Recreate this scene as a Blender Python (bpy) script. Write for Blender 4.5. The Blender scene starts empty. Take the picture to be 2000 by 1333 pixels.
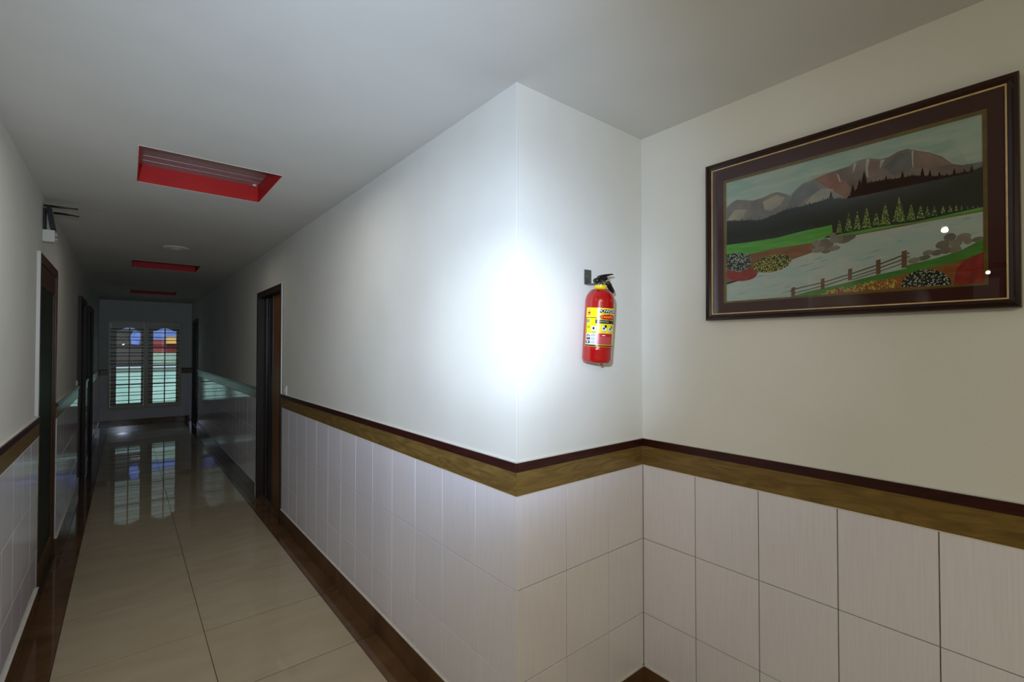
import bpy, bmesh, math, random
from mathutils import Vector, Matrix
from mathutils.geometry import tessellate_polygon
random.seed(7)
SC = bpy.context.scene
COL = SC.collection
PI = math.pi

# ------------------------------------------------------------------ camera
cd = bpy.data.cameras.new('camera'); cam = bpy.data.objects.new('camera', cd); COL.objects.link(cam)
cd.sensor_width = 36.0; cd.lens = 922.07 / 2000 * 36; cd.clip_start = 0.02
cam.location = (-1.069, -1.284, 1.537)
cam.rotation_euler = (PI / 2 + 0.016, 0, -0.68471)
SC.camera = cam
# ------------------------------------------------------------------ colour management
SC.view_settings.view_transform = 'Standard'; SC.view_settings.look = 'None'
SC.view_settings.gamma = 1.0; SC.view_settings.use_curve_mapping = False
SC.view_settings.exposure = 0.0
# ------------------------------------------------------------------ world (daylight outside the corridor window)
W = bpy.data.worlds.new('world'); SC.world = W; W.use_nodes = True
bg = W.node_tree.nodes['Background']; bg.inputs[0].default_value = (0.76, 0.76, 0.75, 1); bg.inputs[1].default_value = 2.0
# ------------------------------------------------------------------ lights
def light(name, kind, loc, energy, color, target=None, **kw):
    l = bpy.data.lights.new(name, kind); l.energy = energy; l.color = color
    for k, v in kw.items(): setattr(l, k, v)
    o = bpy.data.objects.new(name, l); COL.objects.link(o); o.location = loc
    if target is not None:
        o.rotation_euler = (Vector(target) - Vector(loc)).to_track_quat('-Z', 'Y').to_euler()
    return o
FL = (-1.17, -1.27, 1.69)          # hand-held flash of the photographer, just left of and above the lens
light('flash_wide', 'SPOT', FL, 33, (1.0, 0.95, 0.85), (FL[0] + 0.4185, FL[1] + 0.8975, FL[2] + 0.139), spot_size=math.radians(118), spot_blend=1.0, shadow_soft_size=0.025)
light('flash_beam', 'SPOT', FL, 104, (0.44, 0.66, 1.0), (FL[0] + 0.41, FL[1] + 0.91, FL[2] + 0.13), spot_size=math.radians(88), spot_blend=1.0, shadow_soft_size=0.025)
light('flash_hot_spot', 'SPOT', FL, 80, (0.8, 0.92, 1.0), (0.0, 0.08, 1.63), spot_size=math.radians(25), spot_blend=1.0, shadow_soft_size=0.025)
light('flash_core', 'SPOT', FL, 100, (0.62, 0.76, 1.0), (FL[0] + 0.63, FL[1] + 0.776, FL[2] - 0.05), spot_size=math.radians(48), spot_blend=1.0, shadow_soft_size=0.025)
LAMP = [(-2.41, -0.58), (-5.58, -0.51), (-7.04, -0.455)]   # lobby downlights, seen as glints in the picture glass
for i, (x, y) in enumerate(LAMP[:2]):
    light('downlight_glow', 'SPOT', (x, y, 2.46), (13, 10)[i], (1.0, 0.95, 0.85), (x + 0.6, y, 0), spot_size=math.radians(165), spot_blend=0.6, shadow_soft_size=0.02)
light('lobby_fill', 'AREA', (-1.9, -2.9, 2.44), 38, (1.0, 0.93, 0.68), (-0.5, -2.6, 0), shape='RECTANGLE', size=1.6, size_y=0.9)  # added soft fill for the warm lobby ambient, no visible lamp behind it
light('corridor_fill_far', 'AREA', (-0.72, 3.6, 2.44), 1.3, (1.0, 0.93, 0.74), (-0.72, 3.6, 0), shape='RECTANGLE', size=0.4, size_y=0.4)  # added fill without any fixture, lifts the deeper corridor
light('corridor_fill', 'AREA', (-0.72, 1.2, 2.44), 3.6, (1.0, 0.97, 0.90), (-0.72, 1.2, 0), shape='RECTANGLE', size=0.4, size_y=0.4)  # added fill, no lamp hangs here; brightens the near corridor

# ------------------------------------------------------------------ dimensions (metres)
ZC = 2.4925; W1 = 0.7396; TH = 0.33; TW = 0.2497
ZCAP = 1.1327; ZBAND = 1.101; ZRB = 1.0142; ZSK = 0.1228
XL = -1.485; XLT = -1.466; YE = 10.85; YL0 = 0.06
G = 0.0030

# ------------------------------------------------------------------ materials
def nodes(m): return m.node_tree.nodes, m.node_tree.links
def mat(name, col, rough=0.5, metal=0.0, col2=None, scale=8, stretch=(1, 1, 1), detail=4, bump=0.0, bscale=None,
        spec=0.5, coat=0.0, rnd=0.0, ramp=(0.35, 0.65), dist=0.0):
    m = bpy.data.materials.new(name); m.use_nodes = True; N, L = nodes(m)
    b = N['Principled BSDF']
    b.inputs['Roughness'].default_value = rough; b.inputs['Metallic'].default_value = metal
    b.inputs['Specular IOR Level'].default_value = spec; b.inputs['Coat Weight'].default_value = coat
    b.inputs['Coat Roughness'].default_value = 0.03
    b.inputs['Base Color'].default_value = (*col, 1)
    tc = N.new('ShaderNodeTexCoord'); mp = N.new('ShaderNodeMapping'); mp.inputs['Scale'].default_value = stretch
    L.new(tc.outputs['Object'], mp.inputs['Vector'])
    oi = N.new('ShaderNodeObjectInfo'); ml = N.new('ShaderNodeMath'); ml.operation = 'MULTIPLY'; ml.inputs[1].default_value = 37.0
    L.new(oi.outputs['Random'], ml.inputs[0]); cb = N.new('ShaderNodeCombineXYZ')
    for k in range(3): L.new(ml.outputs[0], cb.inputs[k])
    L.new(cb.outputs[0], mp.inputs['Location'])
    nz = N.new('ShaderNodeTexNoise'); nz.inputs['Scale'].default_value = scale; nz.inputs['Detail'].default_value = detail
    nz.inputs['Distortion'].default_value = dist
    L.new(mp.outputs[0], nz.inputs['Vector'])
    if col2 is not None:
        r = N.new('ShaderNodeValToRGB'); r.color_ramp.elements[0].position = ramp[0]; r.color_ramp.elements[1].position = ramp[1]
        r.color_ramp.elements[0].color = (*col, 1); r.color_ramp.elements[1].color = (*col2, 1)
        L.new(nz.outputs['Fac'], r.inputs[0]); out = r.outputs[0]
        if rnd:
            hs = N.new('ShaderNodeHueSaturation'); mr = N.new('ShaderNodeMapRange')
            mr.inputs['To Min'].default_value = 1 - rnd; mr.inputs['To Max'].default_value = 1 + rnd
            L.new(oi.outputs['Random'], mr.inputs[0]); L.new(mr.outputs[0], hs.inputs['Value']); L.new(out, hs.inputs['Color']); out = hs.outputs[0]
        L.new(out, b.inputs['Base Color'])
    if bump:
        nb = nz
        if bscale:
            nb = N.new('ShaderNodeTexNoise'); nb.inputs['Scale'].default_value = bscale; nb.inputs['Detail'].default_value = 3
            L.new(mp.outputs[0], nb.inputs['Vector'])
        bp = N.new('ShaderNodeBump'); bp.inputs['Strength'].default_value = bump; bp.inputs['Distance'].default_value = 0.002
        L.new(nb.outputs['Fac'], bp.inputs['Height']); L.new(bp.outputs[0], b.inputs['Normal'])
    return m
def glass(name, tint=(0.95, 0.98, 0.96), ior=1.5):
    m = bpy.data.materials.new(name); m.use_nodes = True; N, L = nodes(m); N.clear()
    o = N.new('ShaderNodeOutputMaterial'); t = N.new('ShaderNodeBsdfTransparent'); t.inputs[0].default_value = (*tint, 1)
    g = N.new('ShaderNodeBsdfGlossy'); g.inputs['Roughness'].default_value = 0.0
    f = N.new('ShaderNodeFresnel'); f.inputs[0].default_value = ior; mx = N.new('ShaderNodeMixShader')
    L.new(f.outputs[0], mx.inputs[0]); L.new(t.outputs[0], mx.inputs[1]); L.new(g.outputs[0], mx.inputs[2]); L.new(mx.outputs[0], o.inputs[0])
    return m
def dots(name, base, dot, scale, size=0.32):
    m = mat(name, base, 0.7); N, L = nodes(m); b = N['Principled BSDF']
    v = N.new('ShaderNodeTexVoronoi'); v.inputs['Scale'].default_value = scale
    L.new(N['Mapping'].outputs[0], v.inputs['Vector'])
    r = N.new('ShaderNodeValToRGB'); r.color_ramp.elements[0].position = size; r.color_ramp.elements[1].position = size + 0.08
    r.color_ramp.elements[0].color = (*dot, 1); r.color_ramp.elements[1].color = (*base, 1)
    L.new(v.outputs['Distance'], r.inputs[0]); L.new(r.outputs[0], b.inputs['Base Color']); return m
def emis(name, col, s):
    m = mat(name, col, 0.4); b = m.node_tree.nodes['Principled BSDF']
    b.inputs['Emission Color'].default_value = (*col, 1); b.inputs['Emission Strength'].default_value = s; return m
def s(r, g, b):   # sRGB bytes to linear
    return tuple(((c / 255) / 12.92 if c / 255 < 0.04045 else ((c / 255 + 0.055) / 1.055) ** 2.4) for c in (r, g, b))

M_PLASTER = mat('plaster', s(227, 226, 219), 0.75, col2=s(231, 230, 224), scale=3, bump=0.25, bscale=120, spec=0.2)
M_CEIL = mat('ceiling_paint', s(218, 217, 212), 0.85, col2=s(224, 223, 218), scale=2, spec=0.1)
M_TILE = mat('wall_tile_glaze', s(234, 230, 238), 0.08, col2=s(240, 237, 245), scale=9, stretch=(20, 20, 0.7), detail=6, rnd=0.015, spec=0.35, ramp=(0.3, 0.7))
M_GROUT = mat('grout', s(120, 106, 84), 0.9, col2=s(150, 138, 118), scale=30)
M_EDGE = mat('pale_grout', s(232, 228, 220), 0.8, col2=s(222, 216, 204), scale=30)
M_BAND = mat('wood_look_tile', s(98, 76, 36), 0.25, col2=s(142, 114, 62), scale=4, stretch=(1.2, 1.2, 8), detail=7, dist=2.2, ramp=(0.25, 0.75), spec=0.35)
M_CAP = mat('mahogany_strip', s(44, 14, 12), 0.3, col2=s(62, 24, 18), scale=6, stretch=(2, 2, 20), spec=0.4)
M_SKIRT = mat('brown_skirting_tile', s(92, 66, 46), 0.12, col2=s(112, 84, 60), scale=5, detail=6, rnd=0.04, spec=0.4)
M_BORDER = mat('brown_floor_tile', s(96, 70, 48), 0.06, col2=s(118, 88, 62), scale=5, detail=6, rnd=0.04)
M_FLOOR = mat('cream_floor_tile', s(190, 174, 147), 0.035, col2=s(197, 182, 156), scale=3, stretch=(1, 3, 1), detail=5, dist=0.4, rnd=0.02, spec=0.4)
M_FGROUT = mat('dark_floor_joint', s(58, 48, 38), 0.8)
M_RED = mat('red_paint', s(196, 26, 24), 0.55, col2=s(206, 34, 28), scale=4)
M_SLAT = mat('satin_grey_slat', s(176, 160, 158), 0.4, metal=0.25, col2=s(160, 144, 142), scale=8, stretch=(0.4, 20, 1))
M_WHITE = mat('white_plastic', s(222, 222, 214), 0.35)
M_BLACK = mat('black_plastic', s(14, 15, 14), 0.35)
M_DOORF = mat('dark_door_frame', s(34, 22, 16), 0.5, col2=s(48, 32, 22), scale=5, stretch=(10, 10, 0.6), detail=5)
M_DOORB = mat('brown_door_wood', s(112, 70, 36), 0.35, col2=s(140, 92, 50), scale=5, stretch=(12, 12, 0.5), detail=6)
M_DOORD = mat('dark_door_panel', s(40, 34, 32), 0.3, col2=s(50, 44, 42), scale=5, stretch=(12, 12, 0.5))
M_DGLASS = mat('dark_green_glass', s(44, 50, 40), 0.5, col2=s(48, 54, 44), scale=3, spec=0.12)
M_DOORG = mat('dark_brown_door_wood', s(72, 46, 26), 0.3, col2=s(92, 62, 38), scale=5, stretch=(12, 12, 0.5), detail=6, spec=0.3)
M_FRAMEW = mat('olive_cream_paint', s(198, 190, 158), 0.3, col2=s(208, 200, 168), scale=10)
M_BAR = mat('dark_bar_paint', s(60, 42, 34), 0.35)
M_GLASS = glass('clear_glass'); M_PGLASS = glass('picture_glass', (0.93, 0.95, 0.93), 1.45)
# ------------------------------------------------------------------ helpers
def link(name, me, m, parent=None, loc=(0, 0, 0), rot=(0, 0, 0)):
    o = bpy.data.objects.new(name, me); COL.objects.link(o); o.location = loc; o.rotation_euler = rot
    if m is not None and not me.materials: me.materials.append(m)
    if parent is not None: o.parent = parent
    return o
def mesh(name, bm, smooth=False):
    bmesh.ops.recalc_face_normals(bm, faces=bm.faces[:])
    me = bpy.data.meshes.new(name); bm.to_mesh(me); bm.free()
    if smooth:
        for p in me.polygons: p.use_smooth = True
    return me
def box(bm, x0, x1, y0, y1, z0, z1):
    if x0 > x1: x0, x1 = x1, x0
    if y0 > y1: y0, y1 = y1, y0
    r = bmesh.ops.create_cube(bm, size=1)
    for v in r['verts']:
        v.co = Vector((x0 + (v.co.x + .5) * (x1 - x0), y0 + (v.co.y + .5) * (y1 - y0), z0 + (v.co.z + .5) * (z1 - z0)))
    return r['verts']
def boxes(name, L, m, parent=None, bevel=0.0, loc=(0, 0, 0), rot=(0, 0, 0)):
    bm = bmesh.new()
    for b in L: box(bm, *b)
    if bevel: bmesh.ops.bevel(bm, geom=bm.edges[:], offset=bevel, segments=2, affect='EDGES', profile=0.6)
    return link(name, mesh(name, bm), m, parent, loc, rot)
def each(name, L, m, parent=None, bevel=0.0):
    return [boxes(name, [b], m, parent, bevel) for b in L]
def struct(o): o['kind'] = 'structure'; return o
def tag(o, label, cat, group=None):
    o['label'] = label; o['category'] = cat
    if group: o['group'] = group
    return o
def thing(name, label, cat, loc=(0, 0, 0), rot=(0, 0, 0), group=None):
    o = bpy.data.objects.new(name, None); COL.objects.link(o); o.location = loc; o.rotation_euler = rot
    o.empty_display_size = 0.1
    return tag(o, label, cat, group)
def lathe(bm, prof, n=40, c=(0, 0, 0)):
    rings = []
    for r, z in prof:
        if r < 1e-5: rings.append([bm.verts.new((c[0], c[1], c[2] + z))])
        else: rings.append([bm.verts.new((c[0] + r * math.cos(2 * PI * i / n), c[1] + r * math.sin(2 * PI * i / n), c[2] + z)) for i in range(n)])
    for a, b in zip(rings, rings[1:]):
        for i in range(n):
            j = (i + 1) % n
            if len(a) == 1 and len(b) == 1: continue
            if len(a) == 1: bm.faces.new((a[0], b[i], b[j]))
            elif len(b) == 1: bm.faces.new((a[i], a[j], b[0]))
            else: bm.faces.new((a[i], a[j], b[j], b[i]))
def tube(bm, pts, rad, n=12):
    pts = [Vector(p) for p in pts]; rad = rad if isinstance(rad, (list, tuple)) else [rad] * len(pts)
    rings = []; up = Vector((0.13, 0.21, 0.97))
    for k, p in enumerate(pts):
        t = (pts[min(k + 1, len(pts) - 1)] - pts[max(k - 1, 0)]).normalized()
        a = t.cross(up).normalized(); b = t.cross(a)
        rings.append([bm.verts.new(p + (a * math.cos(2 * PI * i / n) + b * math.sin(2 * PI * i / n)) * rad[k]) for i in range(n)])
    for a, b in zip(rings, rings[1:]):
        for i in range(n): bm.faces.new((a[i], a[(i + 1) % n], b[(i + 1) % n], b[i]))
    bm.faces.new(rings[0]); bm.faces.new(rings[-1])

# ------------------------------------------------------------------ tiles laid one by one on a run of wall
_tm = {}
def tile_mesh(w, h, t=0.006, ch=0.0012):
    k = (round(w, 4), round(h, 4), t)
    if k not in _tm:
        bm = bmesh.new(); w2, h2 = w / 2, h / 2
        A = [bm.verts.new((x, t, z)) for x, z in ((-w2, -h2), (w2, -h2), (w2, h2), (-w2, h2))]
        B = [bm.verts.new((x, ch, z)) for x, z in ((-w2, -h2), (w2, -h2), (w2, h2), (-w2, h2))]
        C = [bm.verts.new((x, 0, z)) for x, z in ((-w2 + ch, -h2 + ch), (w2 - ch, -h2 + ch), (w2 - ch, h2 - ch), (-w2 + ch, h2 - ch))]
        for i in range(4):
            j = (i + 1) % 4; bm.faces.new((A[i], A[j], B[j], B[i])); bm.faces.new((B[i], B[j], C[j], C[i]))
        bm.faces.new(C); bm.faces.new(A[::-1]); _tm[k] = mesh('tile', bm)
    return _tm[k]
def axis(side):   # (rotation, along-vector) : mesh front is -Y
    return {'left': PI / 2, 'right': -PI / 2, 'back': 0.0, 'front': PI}[side]
def lay(parent, side, plane, a0, a1, z0, z1, m, t=0.006, name='tile'):
    """one tile between a0..a1 along the wall and z0..z1 up; front face at `plane`"""
    w = abs(a1 - a0) - G; h = z1 - z0 - G; c = (a0 + a1) / 2; zz = (z0 + z1) / 2
    loc = {'left': (plane, c, zz), 'right': (plane, c, zz), 'back': (c, plane, zz), 'front': (c, plane, zz)}[side]
    jit = random.uniform(-0.0003, 0.0003)
    d = {'left': (1, 0), 'right': (-1, 0), 'back': (0, -1), 'front': (0, 1)}[side]
    return link(name, tile_mesh(w, h, t), m, parent, (loc[0] + d[0] * jit, loc[1] + d[1] * jit, loc[2]), (0, 0, axis(side)))
def run(parent, base, side, plane, cuts, s0, s1):
    """tiled dado of a wall from s0 to s1; `cuts` = joint positions"""
    js = [s0] + [c for c in cuts if s0 + 0.01 < c < s1 - 0.01] + [s1]
    zs = [ZRB, ZRB - TH, ZRB - 2 * TH, ZSK]
    for a, b in zip(js, js[1:]):
        for zt, zb in zip(zs, zs[1:]): lay(parent, side, plane, a, b, zb, zt, M_TILE)
    # skirting tiles 0.6 m long, 8 mm proud
    d = {'left': 1, 'right': -1, 'back': -1, 'front': 1}[side]
    k = s0
    while k < s1 - 0.01:
        e = min(k + 0.6, s1); lay(base, side, plane + d * 0.008, k, e, 0.0, ZSK, M_SKIRT, 0.012); k = e
def slab(side, plane, d0, d1, s0, s1, z0, z1):
    """box tuple hugging a wall: d0..d1 measured out from plane towards the room"""
    d = {'left': 1, 'right': -1, 'back': -1, 'front': 1}[side]
    a, b = sorted((plane + d * d0, plane + d * d1))
    return (a, b, s0, s1, z0, z1) if side in ('left', 'right') else (s0, s1, a, b, z0, z1)
_rn = [0]
def rail(side, plane, spans, ext0=0, ext1=0):
    for a, b in spans:
        _rn[0] += 1
        o = struct(boxes('trim_%d' % _rn[0], [slab(side, plane, -0.012, 0.0005, a, b, ZRB + 0.001, ZBAND)], M_BAND))
        boxes('cap_strip', [slab(side, plane, -0.012, 0.006, a - ext0, b + ext1, ZBAND, ZCAP)], M_CAP, o, 0.0012)
        boxes('grout_line', [slab(side, plane, -0.012, 0.0012, a, b, ZCAP, ZCAP + 0.0025)], M_EDGE, o)
        boxes('grout_line', [slab(side, plane, -0.012, 0.0016, a, b, ZRB - 0.0018, ZRB + 0.0014)], M_EDGE, o)

# ------------------------------------------------------------------ setting: floor
floor = struct(boxes('floor', [(-9, 3, -4.2, YE + .1, -0.12, -0.0016)], M_FGROUT))
def ftile(x0, x1, y0, y1, m):
    g = 0.0012; w = x1 - x0 - 2.6 * g; l = y1 - y0 - 3.6 * g; k = ('f', round(w, 4), round(l, 4))
    if k not in _tm:
        bm = bmesh.new(); box(bm, -w / 2, w / 2, -l / 2, l / 2, -0.009, 0); _tm[k] = mesh('tile', bm)
    link('tile', _tm[k], m, floor, ((x0 + x1) / 2, (y0 + y1) / 2, random.uniform(-0.0001, 0.0001)), (random.uniform(-0.0016, 0.0016), random.uniform(-0.0008, 0.0008), 0))
Y0 = 1.171; P = 0.6045; XS = (-1.33, -0.727, -0.1185)
ys = [Y0 + P * k for k in range(-9, 17)]; ys = [y for y in ys if y < YE] + [YE]
for a, b in zip(ys, ys[1:]):
    for x0, x1 in zip(XS, XS[1:]): ftile(x0, x1, a, b, M_FLOOR)
    if b > YL0: ftile(XLT, XS[0], max(a, YL0), b, M_BORDER)
    if a > -0.13: ftile(XS[2], 0.0, max(a, -0.0), b, M_BORDER)
ys0 = [y for y in ys if y < -0.12] + [-0.1185]
for a, b in zip(ys0, ys0[1:]):
    ftile(XS[2], 0.4835, a, b, M_FLOOR); ftile(0.4835, 0.6211, a, b, M_FLOOR)
    ftile(0.6211, W1, a, b, M_BORDER)
    for k in range(8): ftile(XS[0] - 0.6045 * (k + 1), XS[0] - 0.6045 * k, a, b, M_FLOOR)
ftile(XS[2], 0.48, -0.1185, 0.0, M_BORDER); ftile(0.48, W1, -0.1185, 0.0, M_BORDER)

# ------------------------------------------------------------------ setting: walls
DR = [(3.24, 4.25), (9.60, 10.52)]            # doors in the right corridor wall
DL = [(2.67, 3.60), (5.72, 6.62), (7.30, 8.20)]  # doors in the left corridor wall
ZD = 2.118
def wall_segments(spans_open, s0, s1, mk):
    out = []; p = s0
    for a, b in spans_open:
        out.append(mk(p, a, 0, ZC)); out.append(mk(a, b, ZD, ZC)); p = b
    out.append(mk(p, s1, 0, ZC)); return out
wall_right = struct(boxes('wall_right', wall_segments(DR, 0.0, YE, lambda a, b, z0, z1: (0.004, 0.16, a + (0.004 if a == 0 else 0), b, z0, z1)), M_PLASTER))
wall_end_face = struct(boxes('wall_center', [(0.1605, W1 + 0.12, 0.004, 0.16, 0, ZC)], M_PLASTER))
wall_picture = struct(boxes('wall_east', [(W1 + 0.004, W1 + 0.16, -4.0, 0.0035, 0, ZC)], M_PLASTER))
wall_left = struct(boxes('wall_left', wall_segments(DL, YL0, YE, lambda a, b, z0, z1: (XL - 0.16, XL, a, b, z0, z1)) , M_PLASTER))
# lower part of the left wall built out to carry its tiles
each('tile_bed', [(XL, XLT - 0.0062, a, b, 0.0, ZRB) for a, b in ((YL0 + .002, DL[0][0]), (DL[0][1], DL[1][0]), (DL[1][1], DL[2][0]), (DL[2][1], YE - .002))], M_GROUT, wall_left)
each('grout_bed', [(0.0032, 0.0039, a, b, 0.0, ZRB) for a, b in ((0.005, DR[0][0]), (DR[0][1], DR[1][0]), (DR[1][1], YE))], mat('flash_lit_grout', s(206, 196, 182), 0.9, col2=s(190, 178, 162), scale=30), wall_right)  # right wall grout made paler: joints catching the flash, put into the colour
each('grout_bed', [(0.005, W1, 0.0032, 0.0039, 0, ZRB)], M_GROUT, wall_end_face)
each('grout_bed', [(W1 + 0.0032, W1 + 0.0039, -3.99, 0, 0, ZRB)], M_GROUT, wall_picture)
bs_r = struct(boxes('baseboard_right', [(0.006, 0.0075, 0.01, 3.23, 0.0, 0.1)], M_GROUT))
bs_c = struct(boxes('baseboard_center', [(0.01, W1, 0.006, 0.0075, 0.0, 0.1)], M_GROUT))
bs_e = struct(boxes('baseboard_east', [(W1 + 0.006, W1 + 0.0075, -3.9, -0.01, 0.0, 0.1)], M_GROUT))
bs_l = struct(boxes('baseboard_left', [(XLT - 0.006, XLT - 0.0045, YL0 + .01, 2.7, 0.0, 0.1)], M_GROUT))
bs_b = struct(boxes('baseboard_back', [(XLT + .01, -0.01, YE - 0.008, YE - 0.0065, 0.0, 0.1)], M_GROUT))
cutsR = [TW * k for k in range(1, 44)]
for a, b in ((0.0, DR[0][0]), (DR[0][1], DR[1][0]), (DR[1][1], YE)):
    run(wall_right, bs_r, 'right', -0.002, cutsR, a, b)
run(wall_end_face, bs_c, 'back', -0.002, [TW, 2 * TW], 0.0, W1 - 0.001)
run(wall_picture, bs_e, 'right', W1 - 0.002, [-0.2536 - TW * k for k in range(14)][::-1], -3.2, -0.003)
cutsL = [2.67 - 0.05 - TW * k for k in range(12)][::-1] + [3.60 + TW * k for k in range(1, 30)]
for a, b in ((YL0, DL[0][0]), (DL[0][1], DL[1][0]), (DL[1][1], DL[2][0]), (DL[2][1], YE)):
    run(wall_left, bs_l, 'left', XLT, cutsL, a, b)
# wood-look band with its dark cap, wall by wall
rail('right', -0.002, [(0.0, DR[0][0]), (DR[0][1], DR[1][0]), (DR[1][1], YE)], 0.006)
rail('back', -0.002, [(0.0, W1 - 0.003)], 0.002)
rail('right', W1 - 0.002, [(-3.2, -0.003)])
rail('left', XLT, [(YL0, DL[0][0]), (DL[0][1], DL[1][0]), (DL[1][1], DL[2][0]), (DL[2][1], YE)])
each('band_bed', [(XL, XLT - 0.011, a, b, ZRB, ZCAP) for a, b in ((YL0 + .002, DL[0][0]), (DL[0][1], DL[1][0]), (DL[1][1], DL[2][0]), (DL[2][1], YE - .002))], M_EDGE, wall_left)
# pale skirting ledge
each('skirting_ledge', [(-0.009, 0.003, a, b, ZSK - 0.001, ZSK + 0.003) for a, b in ((0.0, DR[0][0]), (DR[0][1], DR[1][0]))], M_EDGE, bs_r)
each('skirting_ledge', [(-0.009, W1, -0.009, 0.003, ZSK - 0.001, ZSK + 0.003)], M_EDGE, bs_c)
each('skirting_ledge', [(W1 - 0.009, W1 + 0.003, -3.2, 0, ZSK - 0.001, ZSK + 0.003)], M_EDGE, bs_e)
each('skirting_ledge', [(XLT - 0.002, XLT + 0.010, a, b, ZSK - 0.001, ZSK + 0.003) for a, b in ((YL0, DL[0][0]), (DL[0][1], DL[1][0]))], M_EDGE, bs_l)
# pale edge bead of the outer corner
boxes('corner_bead', [(-0.0024, 0.005, -0.0024, 0.005, ZSK, ZRB)], M_TILE, wall_right, 0.0006)
boxes('plaster_bead', [(0.0015, 0.008, 0.0015, 0.008, ZCAP, ZC)], M_PLASTER, wall_right, 0.001)

# end wall with the window opening
WX0, WX1, WZ0, WZ1 = -1.335, -0.183, 0.352, 2.068
wall_back = struct(boxes('wall_back', [(XL - .16, WX0, YE, YE + 0.15, 0, ZC), (WX1, 0.16, YE, YE + 0.15, 0, ZC), (WX0, WX1, YE, YE + 0.15, 0, WZ0), (WX0, WX1, YE, YE + 0.15, WZ1, ZC)], M_PLASTER))
def endtile(x0, x1, z0, z1): lay(wall_back, 'back', YE - 0.006, x0, x1, z0, z1, M_TILE)
zs = [ZRB, ZRB - TH, ZRB - 2 * TH, ZSK]
xs = [XLT + 0.25 * k for k in range(6)] + [0.0]
for zt, zb in zip(zs, zs[1:]):
    for a, b in zip(xs, xs[1:]):
        if zb >= WZ0 - 0.03:
            if a < WX0: endtile(a, WX0 - 0.012, zb, zt)
            elif b > WX1 and a < 0:
                endtile(WX1 + 0.012, b, zb, zt)
        else: endtile(a, b, zb, min(zt, WZ0 - 0.0))
k = XLT
while k < -0.01:
    e = min(k + 0.6, 0.0); lay(bs_b, 'back', YE - 0.014, k, e, 0, ZSK, M_SKIRT, 0.008); k = e
rail('back', YE - 0.006, [(XLT, WX0 - 0.012), (WX1 + 0.012, 0.0)])

# ------------------------------------------------------------------ setting: ceiling with three recesses (+ one over the photographer)
TR = [(1.53, 2.14), (5.22, 5.80), (8.55, 9.15), (-0.90, -0.31)]
TX0, TX1 = -1.033, -0.410; TD = 0.10
yy = sorted(TR); segs = []; p = -4.2
for a, b in yy: segs.append((p, a)); p = b
segs.append((p, YE + 0.15))
cb = [(-9, 3, a, b, ZC, ZC + 0.25) for a, b in segs]
for a, b in yy: cb += [(-9, TX0, a, b, ZC, ZC + 0.25), (TX1, 3, a, b, ZC, ZC + 0.25)]
ceiling = struct(boxes('ceiling', cb, M_CEIL))
labels = ['large red-sided ceiling recess nearest the camera, with grey metal slats inside', 'middle red-sided ceiling recess just beyond the round ceiling vent',
          'farthest red-sided ceiling recess in front of the barred window', 'red-sided ceiling recess above and behind the photographer']
for (a, b), lb in zip(TR, labels):
    t = thing('ceiling_recess', lb, 'ceiling recess', ((TX0 + TX1) / 2, (a + b) / 2, ZC), group='red ceiling recesses')
    w = (TX1 - TX0) / 2; l = (b - a) / 2; q = 0.006
    boxes('side_panel', [(-w, w, l - q, l, 0.0, TD)], M_RED, t); boxes('side_panel', [(-w, w, -l, -l + q, 0.0, TD)], M_RED, t)
    boxes('side_panel', [(-w, -w + q, -l + q, l - q, 0.0, TD)], M_RED, t); boxes('side_panel', [(w - q, w, -l + q, l - q, 0.0, TD)], M_RED, t)
    boxes('edge_bead', [(-w - .004, w + .004, l, l + .004, -0.0015, 0.001), (-w - .004, w + .004, -l - .004, -l, -0.0015, 0.001), (-w - .004, -w, -l, l, -0.0015, 0.001), (w, w + .004, -l, l, -0.0015, 0.001)], M_EDGE, t)
    boxes('backing', [(-w, w, -l, l, TD + 0.012, TD + 0.02)], M_BLACK, t)
    n = 7; p = (2 * l) / n; me = None
    for i in range(n):
        if me is None:
            o = boxes('slat', [(-w + q, w - q, -p / 2 + 0.003, p / 2 - 0.003, 0, 0.010)], M_SLAT, t, 0.0025); me = o.data
        else: o = link('slat', me, None, t)
        o.location = (0, -l + p * (i + .5), TD)
    bm = bmesh.new(); lathe(bm, [(0.0, -0.01), (0.012, -0.008), (0.014, 0)], 12); o = link('fixing_screw', mesh('s', bm, True), M_WHITE, t, (w - 0.03, l - 0.03, TD))

# ceiling vent
t = thing('ceiling_vent', 'round white ring-shaped ceiling vent between the first two red recesses', 'vent', (-0.716, 4.18, ZC))
bm = bmesh.new(); lathe(bm, [(0.070, 0.0), (0.074, -0.010), (0.096, -0.006), (0.102, 0.0)], 40); link('outer_ring', mesh('r', bm, True), mat('bright_white', s(246, 246, 242), 0.4), t)
for r in (0.052, 0.034):
    bm = bmesh.new(); lathe(bm, [(r, -0.001), (r + 0.002, -0.012), (r + 0.012, -0.012), (r + 0.014, -0.001)], 32); link('inner_ring', mesh('r', bm, True), M_WHITE, t)
bm = bmesh.new(); lathe(bm, [(0.0, -0.012), (0.018, -0.010), (0.02, -0.001)], 24); link('center_disc', mesh('r', bm, True), M_WHITE, t)
bm = bmesh.new(); lathe(bm, [(0.0, -0.0005), (0.07, -0.0005)], 24); link('throat', mesh('r', bm), M_BLACK, t)

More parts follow.
